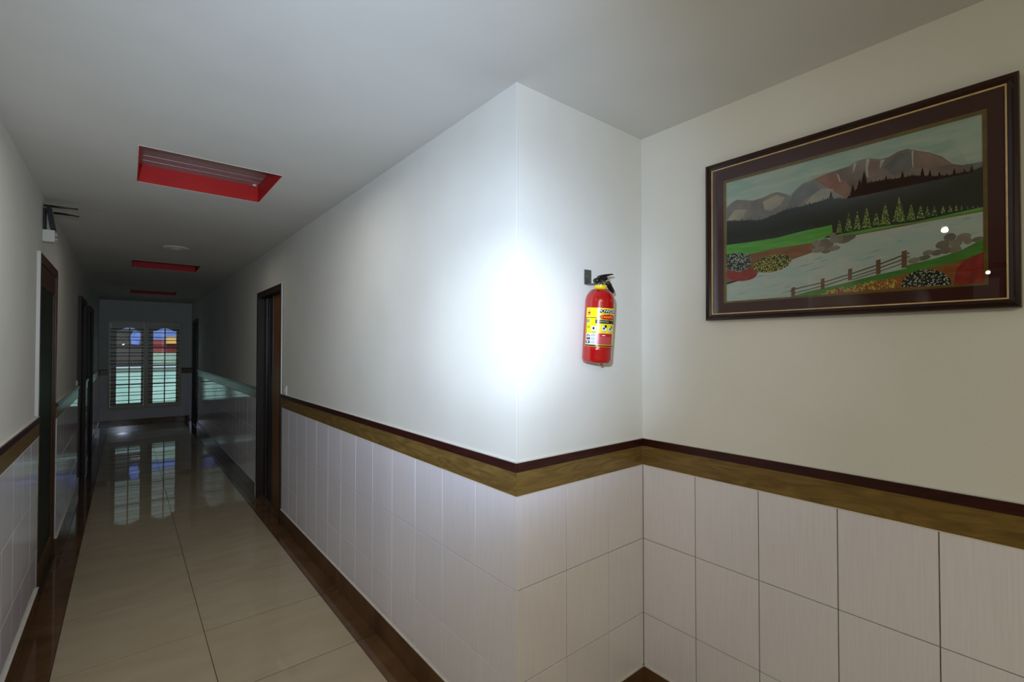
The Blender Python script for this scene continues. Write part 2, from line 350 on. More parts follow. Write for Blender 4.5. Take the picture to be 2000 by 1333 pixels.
# ------------------------------------------------------------------ doors
def door(n, side, x, a, b, glazed=False, rail_white=False, recess=0.095):
    """frame in the opening a..b; x = face plane of wall; leaf set back"""
    sg = 1 if side == 'right' else -1     # +x goes into the wall on the right side
    fw = 0.060; fn = 0.036 if side == 'right' else 0.060     # far and near frame members
    F = M_DOORG if glazed else M_DOORF
    pr = 0.014 if glazed else 0.012
    def bx(d0, d1, y0, y1, z0, z1):
        p, q = sorted((x + sg * d0, x + sg * d1)); return (p, q, y0, y1, z0, z1)
    root = struct(boxes('door_%d' % n, [bx(-pr, 0.13, a, a + fn, 0, ZD), bx(-pr, 0.13, b - fw, b, 0, ZD), bx(-pr, 0.13, a + fn, b - fw, ZD - fw, ZD)], F, None, 0.003))
    ia, ib, it = a + fn + .002, b - fw - .002, ZD - fw - .002
    d0, d1 = recess, recess + 0.03
    if glazed:
        d0, d1 = -0.006, 0.03
        sw = 0.07
        boxes('stile', [bx(d0, d1, ia, ia + sw, 0.01, it)], M_DOORG, root, 0.002); boxes('stile', [bx(d0, d1, ib - sw, ib, 0.01, it)], M_DOORG, root, 0.002)
        boxes('top_rail', [bx(d0, d1, ia + sw, ib - sw, it - 0.13, it)], M_DOORG, root, 0.002); boxes('bottom_rail', [bx(d0, d1, ia + sw, ib - sw, 0.01, 0.2)], M_DOORG, root, 0.002)
        boxes('glass_panel', [bx(d0 + .006, d1 - .012, ia + sw, ib - sw, 0.2, it - 0.13)], M_DGLASS, root)
    else:
        sw = 0.11
        sn = 0.50 if side == 'right' else sw
        boxes('stile', [bx(d0, d1, ia, ia + sn, 0.01, it)], M_DOORB, root, 0.003); boxes('stile', [bx(d0, d1, ib - sw, ib, 0.01, it)], M_DOORD, root, 0.003)
        boxes('panel', [bx(d0 + .01, d1 - .008, ia + sn, ib - sw, 0.01, it)], M_DOORD, root)
        for q in (bx(d0 - .004, d0 + .0095, ia + sn + .001, ia + sn + .03, 0.01, it), bx(d0 - .004, d0 + .0095, ib - sw - .03, ib - sw - .001, 0.01, it)): boxes('panel_moulding', [q], M_DOORB if q[2] < a + .5 else M_DOORD, root, 0.003)
    boxes('threshold', [bx(0.0, 0.13, a + fn, b - fw, 0.0, 0.006)], M_SKIRT, root)
    if glazed:
        boxes('painted_edge', [bx(-0.016, 0.0, a - 0.014, a, ZCAP + .003, ZD)], M_WHITE, root)
        boxes('lower_edge', [bx(-0.0205, -0.016, a - 0.012, a, 0.13, ZRB)], M_BAND, root)
    elif side == 'right' and n == 1:
        boxes('painted_edge', [bx(-0.012, 0.0, a - 0.004, a, ZCAP + .003, ZD)], M_PLASTER, root)
        boxes('corner_tile', [bx(-0.016, 0.0, b - 0.002, b + 0.004, 0.0, 0.125)], M_EDGE, root)
    return root
door(1, 'right', 0.0, *DR[0], recess=0.045); door(2, 'right', 0.0, *DR[1], recess=0.045)
door(3, 'left', XL, *DL[0], glazed=True)
door(4, 'left', XLT, *DL[1], recess=0.06); door(5, 'left', XLT, *DL[2], recess=0.06)

# ------------------------------------------------------------------ the barred window
YW = YE
win = struct(boxes('window_1', [(WX0 - .012, WX0 + .022, YW - .022, YW + .10, WZ0 - .012, WZ1 + .012), (WX1 - .022, WX1 + .012, YW - .022, YW + .10, WZ0 - .012, WZ1 + .012),
    (WX0 + .022, WX1 - .022, YW - .022, YW + .10, WZ1 - .022, WZ1 + .012), (WX0 + .022, WX1 - .022, YW - .022, YW + .10, WZ0 - .012, WZ0 + .022),
    (-0.795, -0.722, YW - .016, YW + .10, WZ0 + .022, WZ1 - .022)], M_FRAMEW, None, 0.004))
boxes('window_sill', [(WX0 - .03, WX1 + .03, YW - .05, YW - .0225, WZ0 - .035, WZ0 - .008)], M_WHITE, win, 0.004)
def sash(x0, x1, gx0, gxm, gx1, z0, zt):
    """casement between x0..x1; glass gx0..gx1 divided at gxm, shallow arch at the top"""
    y0, y1 = YW + 0.045, YW + 0.075
    bm = bmesh.new(); top = WZ1 - .024; bot = WZ0 + .024
    # stiles and bottom rail
    box(bm, x0, gx0, y0, y1, bot, top); box(bm, gx1, x1, y0, y1, bot, top); box(bm, gx0, gx1, y0, y1, bot, z0)
    # arched head
    n = 20; gc = (gx0 + gx1) / 2; hw = (gx1 - gx0) / 2; pts = []
    for i in range(n + 1):
        u = -1 + 2 * i / n; z = zt - 0.05 + 0.055 * max(0, 1 - (abs(u) / 0.72) ** 2) ** 0.75 if abs(u) < 0.72 else zt - 0.05
        pts.append((gc + u * hw, z))
    for (xa, za), (xb, zb) in zip(pts, pts[1:]):
        vs = [bm.verts.new((x, y, z)) for y in (y0, y1) for x, z in ((xa, za), (xb, zb), (xb, top), (xa, top))]
        for f in ((0, 1, 2, 3), (4, 7, 6, 5), (0, 4, 5, 1)): bm.faces.new([vs[k] for k in f])
    fr = link('casement', mesh('sash', bm), M_FRAMEW, win)
    boxes('muntin', [(gxm - .010, gxm + .010, y0 + .004, y1 - .004, z0, top - 0.01)], M_FRAMEW, fr)
    hz = [0.82, 1.19, 1.57]
    for z in hz: boxes('muntin', [(gx0, gx1, y0 + .005, y1 - .005, z - .013, z + .013)], M_FRAMEW, fr)
    zz = [z0] + hz + [zt + .03]
    for za, zb in zip(zz, zz[1:]):
        boxes('pane', [(gx0, gxm - .01, y0 + .013, y0 + .017, za, zb)], M_GLASS, fr); boxes('pane', [(gxm + .01, gx1, y0 + .013, y0 + .017, za, zb)], M_GLASS, fr)
sash(WX0 + .024, -0.797, -1.222, -1.023, -0.835, 0.432, 1.95)
sash(-0.720, WX1 - .024, -0.645, -0.449, -0.257, 0.420, 1.95)
# pairs of security bars
zb = []
for k in range(10): zb += [1.925 - 0.158 * k, 1.925 - 0.158 * k - 0.062]
me = None
for z in zb:
    if z < WZ0 + .05: continue
    for xa, xb in ((WX0 + .02, -0.795), (-0.722, WX1 - .02)):
        if me is None:
            bm = bmesh.new(); tube(bm, [(0, 0, 0), (1, 0, 0)], 0.0065, 8); me = mesh('bar', bm, True)
        o = link('security_bar', me, M_BAR, win, (xa, YW + 0.02, z)); o.scale = (xb - xa, 1, 1)

# ------------------------------------------------------------------ small fittings
t = thing('switch_plate', 'small white switch plate above the rail by the right-hand door', 'switch', (0.0, 3.12, 1.175))
boxes('plate', [(-0.010, 0.0038, -0.040, 0.040, -0.039, 0.039)], M_WHITE, t, 0.002); boxes('rocker', [(-0.014, -0.0102, -0.012, 0.012, -0.018, 0.018)], M_WHITE, t, 0.001)
t = thing('switch_plate', 'small white switch plate on the left wall beside the first dark door', 'switch', (XL, 5.60, 1.165))
boxes('plate', [(0.0002, 0.012, -0.040, 0.040, -0.028, 0.030)], M_WHITE, t, 0.002); boxes('rocker', [(0.0122, 0.016, -0.012, 0.012, -0.018, 0.018)], M_WHITE, t, 0.001)

t = thing('wireless_router', 'black wall-mounted router with two long antennas pointing across the corridor', 'router', (XL, 2.90, 2.29))
boxes('wall_bracket', [(0.0005, 0.012, -0.025, 0.04, 0.005, 0.135)], mat('dark_green_plastic', s(22, 34, 30), 0.4), t, 0.002)
bm = bmesh.new(); vs = box(bm, 0.0125, 0.036, -0.05, 0.05, 0.004, 0.150)
for v in vs:
    v.co.x += (0.150 - v.co.z) / 0.146 * 0.022
bmesh.ops.bevel(bm, geom=bm.edges[:], offset=0.004, segments=2, affect='EDGES'); link('body', mesh('router', bm), M_BLACK, t)
for y0, z0, y1, z1, x0, x1 in ((-0.04, 0.148, -0.04, 0.152, 0.006, 0.165), (0.0, 0.116, -0.02, 0.108, 0.046, 0.170)):
    bm = bmesh.new(); tube(bm, [(x0, y0, z0), (x0 + (x1 - x0) * .45, y0, z0), (x0 + (x1 - x0) * .7, (y0 + y1) / 2, (z0 + z1) / 2), (x1 - .004, y1, z1), (x1, y1, z1)], [.0066, .0066, .004, .0042, .002], 10)
    link('antenna', mesh('ant', bm, True), M_BLACK, t)
t = thing('junction_box', 'square white junction box under the black router on the left wall', 'junction box', (XL, 2.90, 2.25))
boxes('housing', [(0.0005, 0.056, -0.04, 0.04, -0.037, 0.037)], M_WHITE, t, 0.002)
for z in (-0.018, 0.012):
    bm = bmesh.new(); tube(bm, [(0.0562, -0.02, z), (0.066, -0.02, z)], 0.006, 10); link('connector', mesh('c', bm, True), M_WHITE, t)

# ------------------------------------------------------------------ fire extinguisher
RB = 0.0572
ex = thing('fire_extinguisher', 'red fire extinguisher with yellow label hanging on the short white wall', 'fire extinguisher', (0.352, -0.063, 1.4785), (math.radians(3.6), math.radians(1.2), 0))
M_EXR = mat('red_enamel', s(176, 14, 16), 0.18, col2=s(168, 12, 14), scale=3, coat=0.5)
M_YEL = mat('label_yellow', s(240, 222, 20), 0.25); M_LBLK = mat('label_black', s(26, 22, 30), 0.3); M_LRED = mat('label_red', s(190, 24, 30), 0.3)
M_LWHT = mat('label_white', s(226, 224, 232), 0.3); M_ORG = mat('label_orange', s(240, 170, 20), 0.3); M_GRY = mat('label_grey', s(150, 150, 156), 0.3)
M_CHR = mat('chrome', s(206, 206, 206), 0.12, metal=1.0); M_STEEL = mat('galvanised_steel', s(112, 114, 106), 0.4, metal=0.6, col2=s(92, 94, 88), scale=30)
M_CYEL = mat('collar_yellow', s(228, 204, 40), 0.35)
prof = [(0, 0.006), (RB - .0125, 0.004), (RB - .0045, 0.007), (RB - .001, 0.014), (RB, 0.022), (RB, 0.052), (RB + .0006, 0.054), (RB, 0.056), (RB, 0.228)]
for i in range(1, 10):
    a = PI / 2 * i / 9; prof.append((RB - (RB - 0.021) * (1 - math.cos(a)), 0.228 + 0.048 * math.sin(a)))
prof += [(0.021, 0.280), (0.0, 0.280)]
bm = bmesh.new(); lathe(bm, prof, 64); link('cylinder', mesh('cyl', bm, True), M_EXR, ex)
bm = bmesh.new(); lathe(bm, [(0, -0.006), (0.005, -0.005), (0.009, 0.0035), (0.030, 0.0038)], 24, (0.012, -0.015, 0)); link('base_stud', mesh('stud', bm, True), M_EXR, ex)
bm = bmesh.new(); lathe(bm, [(0.021, 0.277), (0.0245, 0.278), (0.0245, 0.294), (0.0235, 0.297), (0.0, 0.297)], 40); link('collar_ring', mesh('col', bm, True), M_CYEL, ex)
PH0 = math.atan2(-1.222, -1.432)     # bearing of the viewing side; label angles are counted from it, left negative
def wrap(deg, z, r): a = PH0 + math.radians(deg); return Vector((r * math.cos(a), r * math.sin(a), z))
def patch(bm, d0, d1, z0, z1, r, shape=None):
    n = max(1, int(abs(d1 - d0) / 4)); rows = []
    m_ = 1 if shape is None else 10
    for j in range(m_ + 1):
        v = j / m_; row = []
        for i in range(n + 1):
            u = i / n
            if shape == 'ellipse': hw = math.sqrt(max(0, 1 - (2 * v - 1) ** 2)); uu = 0.5 + (u - .5) * max(hw, .02)
            else: uu = u
            row.append(bm.verts.new(wrap(d0 + (d1 - d0) * uu, z0 + (z1 - z0) * v, r)))
        rows.append(row)
    for a, b in zip(rows, rows[1:]):
        for i in range(n): bm.faces.new((a[i], a[i + 1], b[i + 1], b[i]))
class Print:                                   # one mesh with a material slot per printing colour
    def __init__(self, name): self.me = bpy.data.meshes.new(name); self.name = name; self.V = []; self.F = []; self.I = []; self.M = []
    def add(self, bm, m):
        if m not in self.M: self.M.append(m)
        o = len(self.V); bm.verts.index_update()
        self.V += [tuple(v.co) for v in bm.verts]
        for f in bm.faces: self.F.append([o + v.index for v in f.verts]); self.I.append(self.M.index(m))
        bm.free()
    def done(self, parent):
        self.me.from_pydata(self.V, [], self.F)
        for m in self.M: self.me.materials.append(m)
        for p, k in zip(self.me.polygons, self.I): p.material_index = k
        return link(self.name, self.me, None, parent)
LAB = Print('label')
def lab(name, m, rects, r, shape=None, parent=None):
    bm = bmesh.new()
    for q in rects: patch(bm, *q, r, shape)
    bmesh.ops.recalc_face_normals(bm, faces=bm.faces[:]); LAB.add(bm, m)
def zl(Y): return 0.0085 + (1195 - Y) / (1195 - 335) * 0.267       # picture rows of the label to height on the cylinder
R0 = RB + 0.0005
root_l = None; lab('sheet', M_YEL, [(-55, 118, zl(1015), zl(562))], R0)
R1 = RB + 0.0008; R2 = RB + 0.0011; R3 = RB + 0.0014
lab('label_frame', M_LBLK, [(-52, 118, zl(1012), zl(996)), (-53, -50, zl(1012), zl(676)), (-50, -6, zl(682), zl(676))], R1, None, root_l)
lab('banner', M_LBLK, [(-2, 92, zl(622), zl(577)), (-12, 92, zl(744), zl(703)), (-12, 92, zl(697), zl(692))], R1, None, root_l)
lab('red_oval', M_LRED, [(2, 84, zl(702), zl(630))], R1, 'ellipse', root_l)
lab('picture_block', M_LWHT, [(-50, -6, zl(992), zl(862)), (-26, -8, zl(835), zl(775)), (14, 33, zl(825), zl(778)), (42, 60, zl(828), zl(785))], R1, None, root_l)
lab('red_block', M_LRED, [(-4, 66, zl(990), zl(858)), (-46, -34, zl(647), zl(612))], R1, None, root_l)
bm = bmesh.new()       # arrow head of the red emblem
a_ = [wrap(-50, zl(612), R1), wrap(-30, zl(612), R1), wrap(-40, zl(588), R1)]
bm.faces.new([bm.verts.new(v) for v in a_]); LAB.add(bm, M_LRED)
lab('pictogram', M_LBLK, [(-46, -30, zl(938), zl(908)), (-48, -30, zl(982), zl(950)), (24, 33, zl(792), zl(760)), (-21, -14, zl(816), zl(790)), (18, 25, zl(812), zl(790)), (46, 53, zl(818), zl(795))], R2, None, root_l)
lab('pictogram_arm', M_LBLK, [(-46, -42, zl(898), zl(882)), (-42, -38, zl(890), zl(872)), (-36, -30, zl(896), zl(885)), (54, 60, zl(800), zl(770))], R2, None, root_l)
lab('pictogram_light', M_LWHT, [(-43, -36, zl(975), zl(957)), (-40, -36, zl(925), zl(914)), (16, 28, zl(888), zl(878)), (-47, -33, zl(640), zl(634))], R3, None, root_l)
lab('fine_print', M_GRY, [(-27, -9, zl(Y + 4), zl(Y)) for Y in (872, 882, 892, 914, 924, 934, 956, 966, 976)] + [(0, 60, zl(Y + 2.2), zl(Y)) for Y in (902, 914, 926, 938, 950, 962, 974)] +
    [(-6, 40, zl(728), zl(718)), (-24, -8, zl(850), zl(843)), (12, 32, zl(842), zl(835)), (42, 62, zl(845), zl(838)), (-50, -36, zl(735), zl(700))], R2, None, root_l)
def wtext(txt, deg, Y, size, m, squeeze=1.0, bold=0.0):
    c = bpy.data.curves.new('t', 'FONT'); c.body = txt; c.size = size; c.offset = bold; c.resolution_u = 3
    o = bpy.data.objects.new('t', c); COL.objects.link(o); dg = bpy.context.evaluated_depsgraph_get()
    me = bpy.data.meshes.new_from_object(o.evaluated_get(dg)); bpy.data.objects.remove(o)
    bm = bmesh.new(); bm.from_mesh(me); bmesh.ops.triangulate(bm, faces=bm.faces[:])
    bmesh.ops.subdivide_edges(bm, edges=[e for e in bm.edges if e.calc_length() > size * .3], cuts=2)
    for v in bm.verts:
        v.co = wrap(deg + math.degrees(v.co.x * squeeze / RB), zl(Y) + v.co.y, R3)
    LAB.add(bm, m)
wtext('POWDER', -3, 616, 0.0165, M_LWHT, 1.15, 0.0002)
wtext('CeaseFire', 8, 676, 0.0125, M_ORG, 1.15, 0.0002)
wtext('CE', -46, 800, 0.0105, M_LBLK, 1.0, 0.0001)
LAB.done(ex)
# valve, levers, gauge (along the wall, x to the right)
bm = bmesh.new(); lathe(bm, [(0.0115, 0.297), (0.0115, 0.312), (0.009, 0.316), (0.009, 0.322), (0, 0.322)], 20); link('valve', mesh('valve', bm, True), M_CHR, ex)
boxes('valve_block', [(-0.016, 0.024, -0.009, 0.009, 0.312, 0.327)], M_CHR, ex, 0.003)
bm = bmesh.new(); tube(bm, [(-0.012, -0.002, 0.316), (-0.036, -0.004, 0.316)], [0.0125, 0.0125], 20); tube(bm, [(-0.032, -0.008, 0.316), (-0.040, -0.016, 0.315)], [0.0125, 0.0115], 20)
link('gauge', mesh('gauge', bm, True), M_BLACK, ex)
def bar2(pts, w):   # flat lever: list of (x, z, thickness)
    bm = bmesh.new(); R = []
    for x, z, th in pts: R.append([bm.verts.new((x, y, z + d)) for y, d in ((-w, -th), (w, -th), (w, th), (-w, th))])
    for a, b in zip(R, R[1:]):
        for i in range(4): bm.faces.new((a[i], a[(i + 1) % 4], b[(i + 1) % 4], b[i]))
    bm.faces.new(R[0]); bm.faces.new(R[-1]); bmesh.ops.recalc_face_normals(bm, faces=bm.faces[:])
    bmesh.ops.bevel(bm, geom=bm.edges[:], offset=0.0012, segments=2, affect='EDGES'); return mesh('lever', bm)
link('upper_lever', bar2([(-0.022, 0.325, .004), (-0.012, 0.336, .008), (0.012, 0.346, .008), (0.034, 0.354, .0055), (0.052, 0.360, .0035), (0.064, 0.3605, .002)], 0.0085), M_BLACK, ex)
boxes('lever_cheek', [(-0.020, 0.026, -0.0105, -0.0085, 0.322, 0.342)], M_BLACK, ex, 0.001)
bm = bmesh.new(); tube(bm, [(0.030, -0.004, 0.320), (0.040, -0.004, 0.309), (0.066, -0.004, 0.276), (0.071, -0.004, 0.270)], [0.0085, 0.0105, 0.0100, 0.006], 16); link('lower_lever', mesh('low', bm, True), M_BLACK, ex)
bm = bmesh.new()
pts = [(0.030 + 0.010 * math.cos(2 * PI * i / 14), -0.012, 0.322 + 0.010 * math.sin(2 * PI * i / 14)) for i in range(15)]; tube(bm, pts, 0.0016, 6); link('pull_ring', mesh('ring', bm, True), M_CHR, ex)
bm = bmesh.new(); tube(bm, [(0.026, -0.012, 0.314), (0.031, -0.014, 0.298), (0.027, -0.016, 0.285)], 0.0012, 6); link('pin_cord', mesh('cord', bm, True), M_BLACK, ex)
# proportions of the head above the shoulder
for ch in ex.children:
    for v in ch.data.vertices:
        v.co.z = v.co.z * 1.047 if v.co.z <= 0.2762 else 0.2892 + (v.co.z - 0.2762) * 0.77
# wall bracket
br = thing('wall_bracket', 'grey steel angle bracket fixed to the short wall, holding the fire extinguisher', 'bracket', (0.376, 0.0, 1.80))
boxes('plate', [(-0.0185, 0.0185, -0.0025, 0.0035, -0.004, 0.056)], M_STEEL, br, 0.0006)
boxes('arm', [(-0.016, 0.016, -0.060, -0.0026, -0.006, -0.0035)], M_STEEL, br)
bm = bmesh.new(); tube(bm, [(-0.011, -0.0025, 0.028), (-0.011, -0.0045, 0.028)], 0.003, 12); link('screw', mesh('scr', bm, True), M_CHR, br)

# ------------------------------------------------------------------ framed picture
pic = thing('framed_picture', 'large landscape painting in a dark mahogany frame with maroon mat on right wall', 'picture', (W1, -0.7475, 1.953), (math.radians(0.25), 0, 0))
# local: y runs along the wall (left end of the picture = +y), z up, x = 0 at wall, negative to the room
HY, HZ = 0.4275, 0.3070
M_MAHO = mat('mahogany_frame', s(36, 16, 12), 0.22, col2=s(48, 22, 16), scale=6, stretch=(3, 1, 1)); M_GOLD = mat('gold_lip', s(222, 196, 144), 0.35, metal=0.5, col2=s(206, 178, 122), scale=40)
M_MAT = mat('maroon_mat', s(84, 30, 36), 0.85, col2=s(88, 34, 38), scale=40); M_FIL = mat('gilt_fillet', s(150, 120, 56), 0.5, metal=0.4, col2=s(134, 104, 44), scale=40)
def ring(name, prof, hy, hz, m, parent):
    """mitred rectangular ring; prof = [(inset, x)]"""
    bm = bmesh.new(); R = []
    for ins, x in prof: R.append([bm.verts.new((x, y * (hy - ins), z * (hz - ins))) for y, z in ((1, 1), (-1, 1), (-1, -1), (1, -1))])
    R.append(R[0])
    for a, b in zip(R, R[1:]):
        for i in range(4): bm.faces.new((a[i], a[(i + 1) % 4], b[(i + 1) % 4], b[i]))
    return link(name, mesh(name, bm), m, parent)
ring('frame', [(0, 0.003), (0, -0.026), (0.003, -0.030), (0.010, -0.031), (0.014, -0.026), (0.021, -0.023), (0.0225, -0.0215), (0.0225, -0.004)], HY, HZ, M_MAHO, pic)
ring('gold_lip', [(0.0226, -0.012), (0.0226, -0.0222), (0.0262, -0.0215), (0.0275, -0.018), (0.0275, -0.012)], HY, HZ, M_GOLD, pic)
# painting field (outer limits incl. fillet) in local coordinates
PY0, PY1 = 0.7475 - 0.3985, 0.7475 - 1.1055      # left, right
PZT, PZB = 2.177 - 1.953, 1.717 - 1.953
def quad_ring(name, o, i, x, x2, m):
    bm = bmesh.new(); R = []
    for (ya, yb, za, zb), xx in ((o, x), (i, x2)): R.append([bm.verts.new((xx, y, z)) for y, z in ((ya, zb), (yb, zb), (yb, za), (ya, za))])
    for k in range(4): bm.faces.new((R[0][k], R[0][(k + 1) % 4], R[1][(k + 1) % 4], R[1][k]))
    return link(name, mesh(name, bm), m, pic)
boxes('backing', [(-0.012, -0.002, -HY + .02, HY - .02, -HZ + .02, HZ - .02)], M_MAT, pic)
quad_ring('mat_board', (-HY + .024, HY - .024, -HZ + .024, HZ - .024), (PY1 - .009, PY0 + .009, PZB - .007, PZT + .010), -0.0165, -0.0165, M_MAT)
quad_ring('gilt_fillet', (PY1 - .009, PY0 + .009, PZB - .007, PZT + .010), (PY1, PY0, PZB, PZT), -0.0172, -0.0155, M_FIL)
def up(c, k=1.75): return tuple(min(0.86, v * k) for v in c)
def pm(n, a, b, sc=8, st=(1, 1, 1), **k):
    f = 1.0 if n in ('forest', 'dark') else 1.75
    return mat('paint_' + n, up(s(*a), f), 0.6, col2=up(s(*b), f), scale=sc, stretch=st, **k)
PM = dict(sky=pm('sky', (152, 176, 174), (178, 188, 182), 5, (1, 2, 9), dist=0.6), mountain=pm('mountain', (112, 104, 106), (142, 130, 130), 14), pink=pm('pink', (130, 108, 108), (152, 128, 126), 20),
    pale=pm('pale', (150, 142, 138), (172, 160, 150), 20), slate=pm('slate', (104, 104, 110), (126, 124, 128), 20), snow=pm('snow', (178, 180, 178), (198, 200, 196), 20),
    forest=pm('forest', (26, 30, 24), (36, 40, 32), 20), meadow=pm('meadow', (78, 148, 58), (100, 172, 70), 6, (1, 2, 12)), soil=pm('soil', (122, 74, 34), (140, 88, 44), 8, (1, 2, 10)),
    river=pm('river', (166, 184, 186), (196, 206, 204), 5, (1, 3, 12), dist=0.8), conifer=dots('paint_conifer', s(52, 96, 58), s(206, 218, 110), 260, 0.42),
    rock=pm('rock', (104, 94, 90), (122, 110, 104), 30), rock_pale=pm('rock_pale', (124, 114, 108), (140, 130, 122), 30), grass=pm('grass', (62, 116, 42), (80, 138, 50), 8, (1, 2, 10)),
    earth=pm('earth', (134, 74, 30), (156, 92, 40), 8, (1, 2, 8)), red_bush=pm('red_bush', (128, 26, 20), (156, 42, 30), 60), white_bush=dots('paint_white_bush', s(28, 40, 30), s(238, 238, 230), 210, 0.36),
    yellow_bush=dots('paint_yellow_bush', s(60, 66, 28), s(228, 216, 90), 200, 0.42), dark_edge=pm('dark', (38, 42, 26), (46, 50, 32)), orange=pm('orange', (214, 140, 60), (222, 160, 70)),
    yellow=pm('yellow', (214, 184, 80), (224, 196, 96)), rust=pm('rust', (150, 56, 36), (166, 70, 44)), post=pm('post', (104, 68, 48), (120, 82, 60), 20), rail=pm('rail', (92, 66, 52), (104, 76, 60)),
    stroke_blue=pm('blue', (126, 152, 182), (142, 168, 192)), stroke_green=pm('green', (150, 182, 166), (166, 194, 176)), stroke_white=pm('white', (206, 212, 212), (216, 220, 218)))
